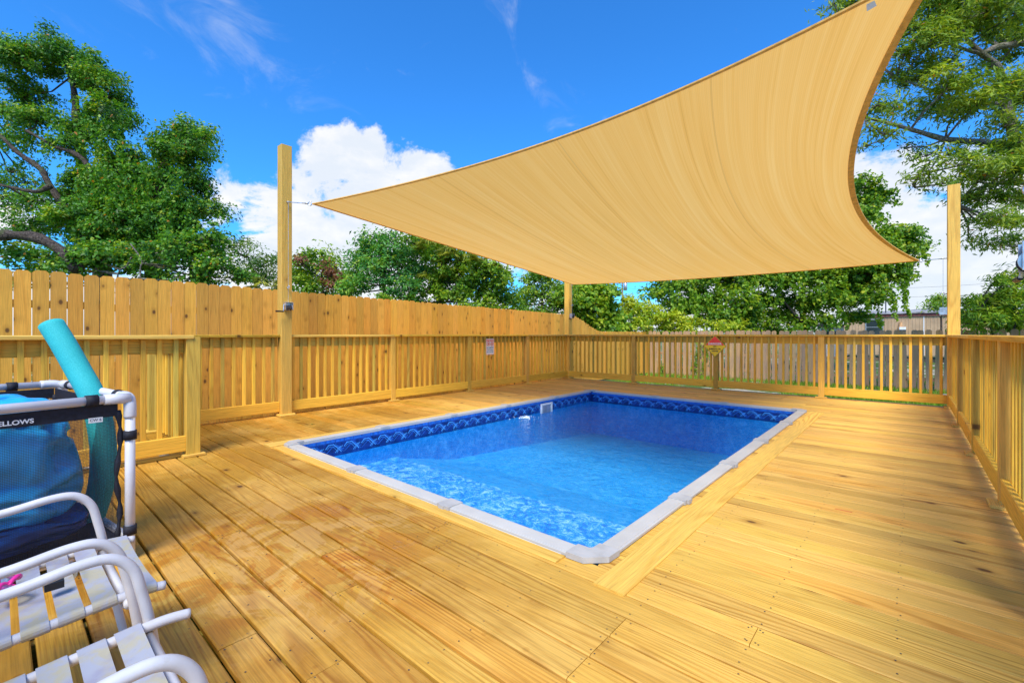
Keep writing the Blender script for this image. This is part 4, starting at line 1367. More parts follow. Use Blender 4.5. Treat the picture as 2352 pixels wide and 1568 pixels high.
def leaf_mesh(name, P, N, T, L, W, tint, mat):
    n = len(P)
    N = unit(N)
    T = unit(T - N * np.sum(T * N, 1, keepdims=True))
    Sd = np.cross(N, T)
    L, W = L[:, None], W[:, None]
    v = np.empty((n, 4, 3), np.float32)
    v[:, 0] = P - T * L * 0.5
    v[:, 1] = P + Sd * W * 0.5 + N * W * 0.14 - T * L * 0.06
    v[:, 2] = P + T * L * 0.5 - N * L * 0.10
    v[:, 3] = P - Sd * W * 0.5 + N * W * 0.14 - T * L * 0.06
    me = bpy.data.meshes.new(name)
    me.vertices.add(4 * n)
    me.vertices.foreach_set('co', v.ravel())
    b = np.arange(n, dtype=np.int32)[:, None] * 4
    li = (b + np.array([[0, 2, 1, 0, 3, 2]], np.int32)).ravel()
    me.loops.add(6 * n)
    me.loops.foreach_set('vertex_index', li)
    me.polygons.add(2 * n)
    me.polygons.foreach_set('loop_start', np.arange(0, 6 * n, 3, dtype=np.int32))
    try:
        me.polygons.foreach_set('loop_total', np.full(2 * n, 3, np.int32))
    except Exception:
        pass
    me.update(calc_edges=True)
    at_ = me.attributes.new('tint', 'FLOAT', 'FACE')
    at_.data.foreach_set('value', np.repeat(np.where(np.random.default_rng(1).random(n) < 0.008, 1.0, np.clip(tint, 0, 0.90)), 2).astype(np.float32))
    me.materials.append(mat)
    return me


TWIGS = []          # lobe centre and clump centres of the crown made last


def twig_mesh(segs, mat):
    v, f = [], []
    for a, b, r0, r1 in segs:
        d = b - a
        l = np.linalg.norm(d)
        if l < 1e-4:
            continue
        d = d / l
        u = np.cross(d, (0.3, 0.2, 0.93))
        u /= np.linalg.norm(u)
        w_ = np.cross(d, u)
        mid = (a + b) / 2 + (u * 0.10 - np.array((0, 0, 0.05))) * l * 0.8
        n = len(v)
        for p, r_ in ((a, r0), (mid, (r0 + r1) / 2), (b, r1)):
            for k in range(3):
                v.append(p + (u * math.cos(2.094 * k) + w_ * math.sin(2.094 * k)) * r_)
        for j in (0, 3):
            for k in range(3):
                f.append((n + j + k, n + j + (k + 1) % 3, n + j + 3 + (k + 1) % 3, n + j + 3 + k))
    return mesh('twigs', v, f, mat)


def crown_arrays(blobs, per_m2, leaf, aspect, seed, clump=0.30, shell=0.55, tint=(0.45, 0.18), droop=0.35, fill=1.0):
    """blobs: (x, y, z, radius, density, tint shift). leaves gathered in clumps on and inside each lobe"""
    r = np.random.default_rng(seed)
    TWIGS.clear()
    P, N, T, L, TI = [], [], [], [], []
    for (x, y, z, R, den, ts) in blobs:
        c = np.array((x, y, z))
        nc = max(6, int(15 * (R / (clump * 1.35)) ** 2 * 0.55))
        dirs = unit(r.normal(size=(nc, 3)))
        dirs[:, 2] = np.where(dirs[:, 2] < -0.5, -dirs[:, 2] * .4, dirs[:, 2])
        rad = R * (shell + (1.08 - shell) * r.random(nc) ** 0.55)
        cc = c + dirs * rad[:, None] * np.array((1.08, 1.08, 0.92))
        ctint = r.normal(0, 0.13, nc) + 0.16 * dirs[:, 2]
        TWIGS.append((c, cc))
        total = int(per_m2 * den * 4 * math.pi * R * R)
        idx = r.integers(0, nc, total)
        cs = clump * (0.5 + 0.8 * r.random(nc))
        p = cc[idx] + np.clip(r.normal(size=(total, 3)), -1.7, 1.7) * cs[idx][:, None] * np.array((0.62, 0.62, 0.42))
        out = unit(p - c)
        n = out * 0.55 + np.array((0, 0, 0.65)) + r.normal(size=(total, 3)) * 0.55
        t = out * 0.6 + r.normal(size=(total, 3)) * 0.7 - np.array((0, 0, droop))
        P.append(p)
        N.append(n)
        T.append(t)
        L.append(leaf * (0.6 + 0.75 * r.random(total)))
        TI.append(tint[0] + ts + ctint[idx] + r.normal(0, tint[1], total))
    P, N, T, L, TI = np.concatenate(P), np.concatenate(N), np.concatenate(T), np.concatenate(L), np.concatenate(TI)
    return [P, N, T, L, L * aspect, TI]


def strands(paths, leaf, aspect, seed, spacing=0.045, spread=0.04, tint=(0.6, 0.15)):
    r = np.random.default_rng(seed)
    P, N, T, L, TI = [], [], [], [], []
    for pth in paths:
        pts = np.array(smooth_path(pth, 6))
        seg = np.linalg.norm(np.diff(pts, axis=0), axis=1)
        tot = seg.sum()
        n = int(tot / spacing)
        s = r.random(n) * tot
        cum = np.concatenate([[0], np.cumsum(seg)])
        p = np.stack([np.interp(s, cum, pts[:, k]) for k in range(3)], 1) + r.normal(size=(n, 3)) * spread
        P.append(p)
        N.append(r.normal(size=(n, 3)) + np.array((-.3, -.6, .4)))
        T.append(r.normal(size=(n, 3)) * .5 - np.array((0, 0, 1.0)))
        L.append(leaf * (0.7 + 0.6 * r.random(n)))
        TI.append(tint[0] + r.normal(0, tint[1], n))
    P, N, T, L, TI = np.concatenate(P), np.concatenate(N), np.concatenate(T), np.concatenate(L), np.concatenate(TI)
    return [P, N, T, L, L * aspect, TI]


def join(*arrs):
    return [np.concatenate([a[i] for a in arrs]) for i in range(6)]


def plant(name, label, cat, base, crown, mat, limbs=(), bark='bark', group=None, extra=None):
    base = np.array(base, float)
    root = thing(name, label, cat, tuple(base), group)
    if limbs:
        mb = MB()
        for pts, r0, r1 in limbs:
            sp = smooth_path(pts, 5)
            wob = np.random.default_rng(len(sp))
            rs = np.linspace(r0, r1, len(sp)) * (1 + 0.12 * wob.normal(size=len(sp)))
            mb.tube(sp, list(rs), 9)
        obj('trunk', mb.mesh('trunk', M[bark], True), root)
        if TWIGS:
            pts = np.array([p for pl_, _, _ in limbs for p in smooth_path(pl_, 5)])
            segs = []
            for c, cc in TWIGS:
                q = pts[np.argmin(np.linalg.norm(pts - c, axis=1))]
                if np.linalg.norm(q - c) < 2.5:
                    segs.append((q, c, 0.028, 0.014))
                segs += [(c, e, 0.012, 0.004) for e in cc]
            o = obj('twigs', twig_mesh(segs, M[bark]), root)
            o['kind'] = 'stuff'
    TWIGS.clear()
    P, N, T, L, W, TI = crown
    keep = P[:, 2] > GZ + .02
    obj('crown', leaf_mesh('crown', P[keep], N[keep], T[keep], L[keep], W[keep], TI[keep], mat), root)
    for nm, (arr, mt) in (extra or {}).items():
        P, N, T, L, W, TI = arr
        obj(nm, leaf_mesh(nm, P, N, T, L, W, TI, mt), root)
    return root


def blobs_px(lst, d, seed, jit=0.7, den=1.0, tsh=0.0, k=0.94):
    """lobes read off the photo as (column, row, radius[, density, tint, depth offset]) set at a real distance"""
    r = random.Random(seed)
    out = []
    for q in lst:
        px, py, rp = q[:3]
        de = q[3] if len(q) > 3 else 1.0
        ti = q[4] if len(q) > 4 else 0.0
        dd = d + (q[5] if len(q) > 5 else r.uniform(-jit, jit))
        p = at(px, py, dd)
        out.append((p[0], p[1], p[2], rp * k * dd / FPX, de * den * (1.35 if k < .9 else 1.1), ti + tsh))
    return out


def limb_px(lst, d, r0, r1):
    return ([tuple(at(x, y, d + (z[0] if z else 0))) for x, y, *z in lst], r0, r1)


# 1 the tall vine-hung tree nearest the left edge
D1 = 12.5
b1 = blobs_px([(109, 112, 52), (150, 140, 50), (187, 170, 66, 1.15), (39, 145, 58), (225, 215, 58), (10, 120, 50), (51, 222, 60), (20, 260, 55), (84, 280, 44, .7), (240, 255, 48), (275, 262, 36),
               (180, 300, 44), (219, 310, 50), (160, 345, 44, .7), (90, 330, 40, .15), (30, 320, 40, .2), (20, 395, 40, .12), (60, 420, 50, .35), (20, 455, 60, .35), (100, 470, 55, .4)], D1, 1, k=.82)
c1 = crown_arrays(b1, 560, 0.088, 0.50, 11, 0.27, 0.42, (0.40, 0.20))
s1 = strands([[at(290, 250, 12.3), at(320, 275, 12.3), at(312, 300, 12.3)], [at(60, 300, 12.2), at(75, 350, 12.2), at(110, 400, 12.2)], [at(100, 330, 12.2), at(105, 370, 12.2), at(100, 410, 12.2)],
              [at(265, 290, 12.2), at(280, 320, 12.2), at(275, 335, 12.2)]], .10, .5, 4, .02, .05)
plant('vine_tree', 'tallest dark tree draped in vines above the plank fence, reaching highest into the sky', 'tree', at(240, 960, D1), join(c1, s1), LM['vine'],
      [limb_px([(240, 960), (236, 700), (228, 480), (195, 400), (178, 300), (170, 210), (150, 130)], D1, .24, .05),
       limb_px([(225, 480), (203, 385), (170, 352), (128, 337), (60, 300)], 11.5, .085, .03),
       limb_px([(178, 300), (215, 230), (250, 220)], D1, .09, .03),
       limb_px([(180, 620), (140, 575), (80, 545), (0, 540), (-60, 545)], 9.9, .12, .10),
       limb_px([(230, 600), (116, 428), (95, 390), (40, 350), (0, 312), (-40, 290)], 11.3, .075, .04),
       limb_px([(116, 428), (80, 440), (0, 425)], 11.0, .06, .03)], 'bark', 'trees beyond the fences')
# 2 its neighbour with the leaning crown
D2 = 12.0
b2 = blobs_px([(400, 318, 42), (440, 312, 44), (470, 318, 32), (380, 350, 38), (420, 372, 52), (450, 352, 36), (425, 415, 46), (372, 400, 34, .8), (297, 362, 42, 1, .1), (262, 392, 44, .9, .28), (250, 430, 40, .9, .22), (320, 400, 40),
               (215, 430, 62), (175, 450, 45), (332, 438, 64, 1.2), (300, 470, 62, 1.2), (465, 485, 44), (500, 492, 25), (420, 470, 42), (391, 500, 64, 1.2), (272, 515, 74, 1.2), (200, 505, 68, 1.1), (240, 560, 60), (330, 590, 60), (400, 560, 55), (140, 520, 60, .5), (60, 530, 60, .45), (330, 540, 60)], D2, 2, k=.82)
c2 = crown_arrays(b2, 520, 0.090, 0.55, 12, 0.25, 0.42, (0.44, 0.20))
s2 = strands([[at(480, 318, 11.8), at(497, 345, 11.8), at(490, 362, 11.8)], [at(455, 370, 11.8), at(468, 395, 11.8)], [at(500, 490, 11.8), at(520, 500, 11.8), at(515, 520, 11.8)], [at(470, 415, 11.8), at(478, 440, 11.8)],
              [at(240, 380, 11.6), at(235, 470, 11.6), at(240, 560, 11.6)], [at(330, 420, 11.5), at(335, 500, 11.5), at(325, 580, 11.5)]], .10, .5, 5, .014, .06)
cr_ = random.Random(21)
cur = []
for i in range(60):
    px, y0 = cr_.uniform(165, 440), cr_.uniform(380, 520)
    ln, dd = cr_.uniform(50, 130), cr_.uniform(11.0, 11.6)
    cur.append([at(px, y0, dd), at(px + cr_.uniform(-10, 10), y0 + ln * .5, dd), at(px + cr_.uniform(-12, 12), y0 + ln, dd)])
for i in range(26):
    px, y0 = cr_.uniform(0, 300), cr_.uniform(240, 330)
    ln, dd = cr_.uniform(25, 80), cr_.uniform(11.5, 12.0)
    cur.append([at(px, y0, dd), at(px + cr_.uniform(-8, 8), y0 + ln * .5, dd), at(px + cr_.uniform(-8, 14), y0 + ln, dd)])
s2 = join(s2, strands(cur, .085, .65, 6, .0065, .075, (.50, .2)))
plant('vine_tree', 'vine covered tree with a leaning rounded crown beside the taller dark tree', 'tree', at(345, 960, D2), join(c2, s2), LM['vine'],
      [limb_px([(345, 960), (350, 660), (360, 500), (372, 400), (395, 350), (440, 320)], D2, .24, .05), limb_px([(350, 620), (275, 470), (262, 380), (240, 330)], D2, .16, .06),
       limb_px([(360, 500), (420, 470), (465, 485)], D2, .07, .03), limb_px([(290, 620), (300, 560), (280, 500)], D2 - .7, .03, .02), limb_px([(250, 620), (262, 560), (255, 520)], D2 - .8, .025, .015)], 'bark', 'trees beyond the fences')
# 3 thicket at their feet
b3 = blobs_px([(391, 585, 52), (450, 580, 50), (500, 610, 40), (340, 610, 45), (285, 600, 50), (230, 600, 50, .9), (170, 605, 45, .8), (110, 595, 50, .6), (40, 590, 50, .6), (470, 545, 40), (540, 640, 35, 1, .1), (430, 640, 45), (350, 655, 40), (60, 640, 40, .8), (140, 630, 40, .8, .2)], 10.6, 3, .4)
c3 = crown_arrays(b3, 420, 0.085, 0.75, 13, 0.20, 0.42, (0.48, 0.21))
plant('vine_thicket', 'tangled dark leafy thicket just behind the plank fence below the vine trees', 'bush', at(390, 930, 10.6), c3, LM['vine'],
      [limb_px([(330, 900), (322, 640), (326, 600), (300, 560)], 10.2, .02, .012), limb_px([(270, 900), (268, 650), (290, 612), (302, 590)], 10.2, .02, .01)], 'bark_pale')
# 4 distant light tree and palmetto
b4 = blobs_px([(560, 590, 34), (600, 610, 32), (620, 640, 30), (580, 640, 34), (530, 570, 30), (640, 600, 25)], 17.5, 4)
plant('small_tree', 'small airy tree seen just before the tall sail post over the fence', 'tree', at(590, 900, 17.5), crown_arrays(b4, 130, 0.13, 0.4, 14, .35, .4, (.5, .16)), LM['dark'],
      [limb_px([(590, 900), (590, 700), (585, 640), (570, 590)], 17.5, .12, .03)], 'bark', 'trees beyond the fences')


def fronds(center, n, L, seed, up=0.5, hang=0.8):
    r = np.random.default_rng(seed)
    P, N, T, Ln, Wd, TI = [], [], [], [], [], []
    c = np.array(center)
    for k in range(n):
        az = r.uniform(0, 6.28)
        el = r.uniform(-0.5, 1.0) * up
        d = np.array((math.cos(az) * math.cos(el), math.sin(az) * math.cos(el), math.sin(el)))
        sd = np.cross(d, (0, 0, 1))
        sd /= np.linalg.norm(sd)
        hub = c + d * L * 0.45
        base_t = r.uniform(.2, .8)
        for a in np.linspace(-1.25, 1.25, 17):
            dd = d * math.cos(a) + sd * math.sin(a)
            ln = L * (0.75 - 0.18 * abs(a))
            P.append(hub + dd * ln * .5 - np.array((0, 0, hang * ln * 0.12 * (1 + abs(a)))))
            T.append(dd - np.array((0, 0, hang * .4)))
            N.append(np.cross(dd, sd) * .5 + np.array((0, 0, 1.0)) + r.normal(size=3) * .25)
            Ln.append(ln)
            Wd.append(L * .055)
            TI.append(base_t + r.normal(0, .08))
    return [np.array(P), np.array(N), np.array(T), np.array(Ln), np.array(Wd), np.array(TI)]


plant('palmetto', 'fan leaved palmetto poking over the fence beside the tall sail post', 'palm', at(600, 900, 11.2), fronds(at(603, 668, 11.2), 12, 0.55, 3, .8, .4), LM['palm'],
      [limb_px([(600, 900), (602, 760), (603, 668)], 11.2, .06, .05)], 'bark')
# 5 green bush with purple patch
b5 = blobs_px([(700, 605, 32), (735, 600, 36), (770, 615, 30), (715, 645, 38), (755, 655, 38), (790, 640, 25), (690, 670, 35), (800, 670, 30, 1, .1), (740, 690, 34), (785, 695, 28), (680, 640, 26)], 15.0, 5)
p5 = blobs_px([(757, 632, 22), (690, 598, 14), (770, 655, 18), (748, 612, 12)], 14.2, 6, .1)
plant('mixed_bush', 'rounded green bush with a purple leaved patch next to the tall sail post', 'bush', at(740, 900, 15), crown_arrays(b5, 230, 0.12, 0.5, 15, .28, .5, (.48, .17)), LM['mid'],
      [limb_px([(740, 900), (742, 720), (740, 640)], 15, .09, .03)], 'bark', None, {'purple_leaves': (crown_arrays(p5, 260, .11, .5, 16, .22, .4, (.5, .2)), LM['purple'])})
# 6 pale blue-green tree
b6 = blobs_px([(865, 548, 26), (895, 552, 26), (850, 575, 32), (890, 585, 42), (925, 590, 36), (846, 610, 40), (900, 625, 48), (945, 625, 40), (870, 655, 44), (820, 655, 34, 1, .15), (930, 668, 42), (800, 672, 26, 1, .2), (835, 592, 26)], 14.0, 7)
plant('feathery_tree', 'feathery blue green tree standing over the middle of the plank fence', 'tree', at(885, 930, 14), crown_arrays(b6, 300, 0.115, 0.42, 17, .27, .5, (.45, .2), .1), LM['blue'],
      [limb_px([(885, 930), (886, 720), (880, 640), (876, 570)], 14, .11, .03)], 'bark', 'trees beyond the fences')
# 7 vine mound with palms
b7 = blobs_px([(950, 560, 30), (985, 575, 36), (1020, 590, 42), (1065, 610, 46), (1110, 625, 44), (1150, 645, 36), (985, 625, 45), (1040, 650, 52), (1090, 665, 50), (1140, 680, 42), (985, 670, 45), (1165, 690, 30), (1040, 690, 45), (960, 700, 40), (1100, 715, 36), (1170, 720, 30), (880, 700, 30)], 13.6, 8)
plant('vine_mound', 'broad sunlit vine mound with palm fronds above the fence, right of the feathery tree', 'bush', at(1060, 930, 13.6), crown_arrays(b7, 330, 0.095, 0.7, 18, .24, .5, (.52, .18)), LM['mid'],
      [limb_px([(1010, 930), (1010, 720), (1015, 620), (1040, 575)], 13.8, .13, .08)], 'bark', None,
      {'palm_fronds': (join(fronds(at(1052, 578, 12.7), 11, 0.75, 5, .3, 1.5), fronds(at(1000, 560, 12.9), 9, 0.65, 6, .5, 1.0), fronds(at(1000, 625, 13.0), 5, .5, 8, .2, 1.6), fronds(at(1135, 612, 13.2), 7, 0.6, 7, .4, 1.2)), LM['palm'])})
# 8 tree close to the far corner post
b8 = blobs_px([(1235, 640, 34), (1265, 650, 36), (1215, 668, 34), (1250, 685, 40), (1290, 680, 36), (1200, 700, 30), (1270, 715, 35), (1220, 730, 34), (1290, 745, 30)], 16.0, 9)
plant('leafy_tree', 'leafy green tree beside the far corner sail post under the sail edge', 'tree', at(1245, 900, 16), crown_arrays(b8, 210, 0.13, 0.4, 19, .3, .5, (.52, .18)), LM['mid'],
      [limb_px([(1245, 900), (1246, 760), (1245, 660)], 16, .10, .03)], 'bark', 'trees beyond the fences')
# 9 heart-leaved vine mass past the corner
b9 = blobs_px([(1335, 670, 36), (1370, 672, 36), (1400, 680, 32), (1350, 705, 38), (1390, 715, 36), (1330, 730, 36), (1415, 735, 28), (1310, 700, 30), (1350, 745, 34), (1390, 755, 30), (1425, 765, 26), (1320, 765, 30)], 16.5, 10)
plant('heart_leaf_vine', 'mass of heart shaped yellow green vine leaves just past the far corner post', 'vine', at(1365, 880, 16.5), crown_arrays(b9, 200, 0.14, 0.85, 20, .24, .5, (.58, .18)), LM['mid'],
      [limb_px([(1365, 880), (1366, 760), (1360, 690)], 16.5, .06, .02)])
# 10 bright shrubs along the old fence
for i, (lst, lab) in enumerate((
        ([(1440, 700, 26), (1450, 722, 30), (1480, 716, 30), (1500, 735, 28), (1465, 745, 28), (1440, 765, 24), (1490, 770, 24)], 'bright yellow green shrub over the dip in the plank fence'),
        ([(1530, 735, 26), (1560, 742, 26), (1595, 748, 24), (1545, 755, 22), (1580, 757, 20), (1530, 775, 20), (1565, 775, 20), (1600, 775, 20)], 'low bright yellow green shrub above the first old pickets'),
        ([(1630, 745, 22), (1660, 752, 20), (1700, 752, 18), (1680, 760, 15), (1640, 775, 18), (1680, 778, 18), (1720, 770, 18)], 'low bright shrub behind the pickets above the diamond sign'))):
    plant('bright_shrub', lab, 'shrub', at(lst[0][0] + 20, 850, 17.6), crown_arrays(blobs_px(lst, 16.9, 20 + i, .3), 230, .16, .34, 30 + i, .26, .4, (.68, .18)), LM['bright'],
          [limb_px([(lst[0][0] + 20, 850), (lst[0][0] + 18, 760)], 17.6, .04, .02)], 'bark', 'bright shrubs over the old fence')
# 11 the great vine-hung tree behind the sail
b11 = blobs_px([(1500, 680, 30, .6), (1545, 660, 40, .8), (1600, 650, 44), (1650, 640, 46), (1700, 645, 46), (1745, 650, 46), (1790, 640, 46), (1840, 645, 48), (1890, 640, 48), (1940, 640, 50), (1990, 630, 52), (2030, 620, 48), (2060, 640, 34),
                (1560, 700, 40, .8), (1620, 700, 46, .8), (1690, 700, 46, .8), (1740, 710, 42, .8), (1790, 700, 44, .8), (1850, 700, 40, .8), (1830, 735, 36, .8), (1880, 740, 34, .6), (1905, 690, 42), (1960, 690, 46), (2000, 680, 40), (1780, 745, 30, .6), (1700, 745, 36, .7),
                (1990, 560, 48), (2040, 555, 42), (2080, 545, 40), (2105, 570, 28), (1985, 500, 42), (2010, 460, 40), (1990, 430, 32), (2060, 590, 44), (1930, 570, 50), (1850, 580, 50), (1760, 590, 50), (1950, 735, 26, .8), (1985, 730, 24, .7), (1750, 770, 26, .8), (1800, 765, 24, .7), (1840, 755, 26, .6), (1720, 740, 34, .8), (1650, 730, 36, .9), (1590, 720, 36, .9)], 18.0, 11, .8)
c11 = crown_arrays(b11, 260, 0.125, 0.75, 21, .27, .45, (.46, .22))
hang = []
hr = random.Random(5)
for i in range(40):
    px = hr.uniform(1540, 2090)
    y0 = hr.uniform(610, 690)
    ln = hr.uniform(30, 95)
    dd = 16.9 + hr.uniform(-.3, .5)
    hang.append([at(px, y0, dd), at(px + hr.uniform(-8, 8), y0 + ln * .5, dd), at(px + hr.uniform(-6, 16), y0 + ln, dd)])
hang += [[at(2095, 560, 17), at(2125, 590, 17), at(2130, 612, 17)], [at(2075, 600, 17), at(2085, 640, 17), at(2070, 690, 17)], [at(2060, 640, 17), at(2078, 670, 17), at(2082, 690, 17)], [at(2040, 650, 17), at(2052, 690, 17), at(2060, 712, 17)]]
plant('vine_tree', 'great vine hung tree behind the sail between the shrubs and the tan trailer', 'tree', at(1820, 850, 18), join(c11, strands(hang, .13, .75, 22, .016, .05)), LM['mid'],
      [limb_px([(1700, 850), (1705, 740), (1720, 660), (1760, 600)], 18, .16, .06), limb_px([(1850, 850), (1842, 740), (1850, 650), (1920, 580)], 18.6, .10, .05), limb_px([(1842, 740), (1790, 680), (1760, 640)], 17.6, .05, .02),
       limb_px([(1850, 700), (1900, 670), (1950, 600), (1990, 500)], 18, .1, .04), limb_px([(1730, 740), (1745, 690), (1740, 650)], 17.4, .03, .02)], 'bark', 'trees beyond the fences')
# 12 willow-leaved oak over the open side
DO = 9.5
oz = lambda L_: [tuple([1837.5 + .4298 * q[0], .4298 * q[1], q[2] * .4298] + list(q[3:])) for q in L_]
b12 = blobs_px(oz([(600, 170, 110, .8), (720, 80, 130), (860, 40, 140), (1000, 60, 150), (1150, 80, 150), (560, 300, 100, .8), (690, 240, 130), (820, 190, 130), (950, 150, 120, .8), (1120, 220, 130), (480, 420, 85, .7), (620, 430, 110, .7),
                   (420, 560, 85, .7), (500, 570, 80, .6), (380, 700, 75, .6), (350, 780, 45, .6), (450, 720, 55, .5), (700, 380, 100, .6), (780, 480, 130), (720, 580, 100, .8), (830, 600, 120), (920, 420, 100, .6), (1000, 380, 90, .6), (1080, 460, 120), (950, 560, 110, .8),
                   (1170, 560, 120), (1080, 680, 110, .8), (1180, 760, 110), (560, 790, 65, .3), (620, 850, 75, .3), (700, 860, 85, .4), (790, 830, 90, .5), (880, 880, 100, .6), (620, 960, 60, .6), (680, 990, 50, .6), (780, 980, 70, .6), (920, 960, 100, .8),
                   (1030, 920, 120), (1150, 900, 120), (860, 1060, 50, .6), (960, 1070, 90, .7), (1080, 1060, 110), (1180, 1080, 100), (940, 1180, 70, .6), (1030, 1200, 90, .7), (1130, 1190, 100), (900, 1270, 45, .4), (1000, 1310, 80, .6), (1120, 1310, 90, .7),
                   (1300, 100, 200), (1300, 450, 180), (1320, 850, 180), (280, 20, 60, .8), (350, -40, 110), (180, 20, 50, .7), (600, -80, 160), (900, -120, 180), (1200, -120, 180)]), DO, 12, .9, k=.84)
c12 = crown_arrays(b12, 420, 0.118, 0.25, 23, .24, .35, (.54, .20), .35)
TX = at(2440, 500, DO)
plant('oak_tree', 'large oak with narrow leaves and lichened limbs overhanging the open side of the deck', 'tree', (TX[0], TX[1], GZ), c12, LM['oak'],
      [([(TX[0], TX[1], GZ - .05), tuple(at(2430, 600, DO)), tuple(at(2390, 420, DO)), tuple(at(2335, 330, DO)), tuple(at(2312, 240, DO)), tuple(at(2295, 160, DO)), tuple(at(2250, 120, DO)), tuple(at(2215, 85, DO))], .17, .03),
       limb_px(oz([(1197, 800, 0), (1060, 775, 0), (950, 760, 0), (780, 745, 0), (620, 700, 0), (480, 660, 0), (350, 630, 0)]), DO - .3, .075, .022) if False else
       ([tuple(at(*p, DO - .2)) for p in ((2420, 380), (2352, 344), (2292, 333), (2246, 326), (2172, 320), (2104, 301), (2044, 284), (1988, 270))], .10, .022),
       ([tuple(at(*p, DO)) for p in ((2400, 80), (2340, 100), (2290, 108), (2250, 122), (2180, 100), (2100, 60))], .08, .02),
       ([tuple(at(*p, DO)) for p in ((2312, 240), (2200, 230), (2120, 200), (2060, 180))], .05, .012),
       ([tuple(at(*p, DO)) for p in ((2172, 320), (2150, 370), (2120, 410), (2100, 430))], .02, .006),
       ([tuple(at(*p, DO)) for p in ((2390, 420), (2300, 420), (2230, 440), (2200, 470))], .06, .012)], 'bark_pale', 'trees beyond the fences')
# 13 bamboo-leaved bushes by the trailer
rz = lambda L_: [tuple([2021 + .1406 * q[0], 612.5 + .1406 * q[1], q[2] * .1406] + list(q[3:])) for q in L_]
b13 = blobs_px(rz([(1420, 620, 150), (1550, 640, 160), (1700, 560, 150, 1, .1), (1800, 700, 220), (1980, 560, 220, 1, .1), (2150, 480, 200, 1, .15), (2250, 650, 220), (1500, 780, 170), (1650, 880, 190), (1850, 880, 200), (2050, 800, 220), (2250, 850, 200), (1450, 950, 150, .7),
                   (1600, 1020, 130, .8), (2150, 980, 170, 1, .15), (2300, 1020, 170, 1, .2), (2000, 300, 200, .7), (2250, 280, 220, .9), (1900, 200, 120, .5), (2400, 500, 250), (2450, 900, 250), (1950, 1020, 150, .7)]), 10.6, 13, .5)
plant('willow_bush', 'dense narrow leaved bush rising behind the railing next to the far sail post', 'bush', at(2290, 900, 10.6), crown_arrays(b13, 420, 0.125, 0.24, 24, .22, .4, (.56, .18), .3), LM['mid'],
      [limb_px([(2290, 900), (2285, 790), (2270, 740)], 10.6, .03, .012), limb_px([(2320, 900), (2325, 790), (2335, 720)], 10.6, .03, .012), limb_px([(2255, 900), (2250, 800), (2240, 730)], 10.6, .025, .012)], 'bark')
b14 = blobs_px(rz([(830, 640, 90, .7), (920, 570, 90), (1000, 520, 90), (1030, 640, 90), (900, 680, 90, .8), (1080, 580, 80), (760, 690, 50, .5)]), 21, 14, .4)
plant('small_tree', 'small green tree rising behind the trailer roof beside the far sail post', 'tree', at(2160, 850, 21), crown_arrays(b14, 200, .15, .35, 25, .25, .4, (.5, .17)), LM['mid'],
      [limb_px([(2160, 850), (2162, 740), (2158, 700)], 21, .06, .02)], 'bark', 'trees beyond the fences')
# yucca by the pickets
plant('yucca', 'spiky dark yucca behind the old pickets below the narrow leaved bush', 'yucca', at(2335, 860, 11.6), fronds(at(2338, 775, 11.6), 9, .5, 11, 1.0, .1), LM['dark'], [limb_px([(2335, 860), (2337, 780)], 11.6, .05, .05)])
# creeper climbing the old pickets
r_ = np.random.default_rng(3)
pth = [[(-5.45, OY - .06, GZ), (-5.40, OY - .07, GZ + .5), (-5.30, OY - .07, GZ + .85), (-5.32, OY - .06, GZ + 1.1)], [(-5.2, OY - .06, GZ), (-5.15, OY - .07, GZ + .4), (-5.05, OY - .07, GZ + .75), (-5.12, OY - .06, GZ + 1.15)], [(-6.6, OY - .06, GZ), (-6.6, OY - .06, GZ + .4)]]
a_ = strands(pth, .075, .7, 31, .006, .05, (.62, .15))
plant('creeper', 'small green creeper climbing the pale picket boards', 'vine', (-5.4, OY - .05, GZ), a_, LM['mid'])

# ------------------------------------------------------------------ grass
r_ = np.random.default_rng(8)
n = 46000
gx_ = np.concatenate([r_.uniform(-7.1, 6.5, n), r_.uniform(.75, 6, 9000), r_.uniform(-7, 6, 6000)])
gy_ = np.concatenate([9.75 + r_.random(n) ** 1.15 * 5.9, r_.uniform(3, 10, 9000), r_.uniform(15.8, 20, 6000)])
# bare sandy patches stay open
keep = np.array([mn.noise(Vector((x * .55, y * .8, 3.3))) + 0.10 * x * .25 + (0.35 if y > 14.6 else 0) > -0.22 for x, y in zip(gx_, gy_)])
gx_, gy_ = gx_[keep], gy_[keep]
n = len(gx_)
P = np.stack([gx_, gy_, np.full(n, GZ + .035)], 1)
L = 0.06 + 0.09 * r_.random(n)
P[:, 2] = GZ + L * .42
T = np.stack([r_.normal(0, .35, n), r_.normal(0, .35, n), np.ones(n)], 1)
N = np.stack([r_.normal(size=n), r_.normal(size=n), np.full(n, .2)], 1)
o = obj('lawn_grass', leaf_mesh('lawn_grass', P, N, T, L, np.full(n, .012), .5 + r_.normal(0, .22, n), LM['grass']))
tag(o, 'patchy green grass between the deck and the old picket fence', 'grass', None, 'stuff')
mb = MB()
for i in range(500):
    x, y, s_ = rng.uniform(-7.1, NOTCH_X - .03), rng.uniform(-1.5, 1.1), rng.uniform(.012, .03)
    mb.add([(x - s_, y, GZ + .004), (x, y + s_, GZ + .004), (x + s_, y, GZ + .004), (x, y - s_, GZ + .004), (x, y, GZ + s_)], [(0, 1, 4), (1, 2, 4), (2, 3, 4), (3, 0, 4)])
o = obj('gravel', mb.mesh('gravel', M['gravel']))
tag(o, 'grey gravel in the open corner beside the deck', 'gravel', None, 'stuff')
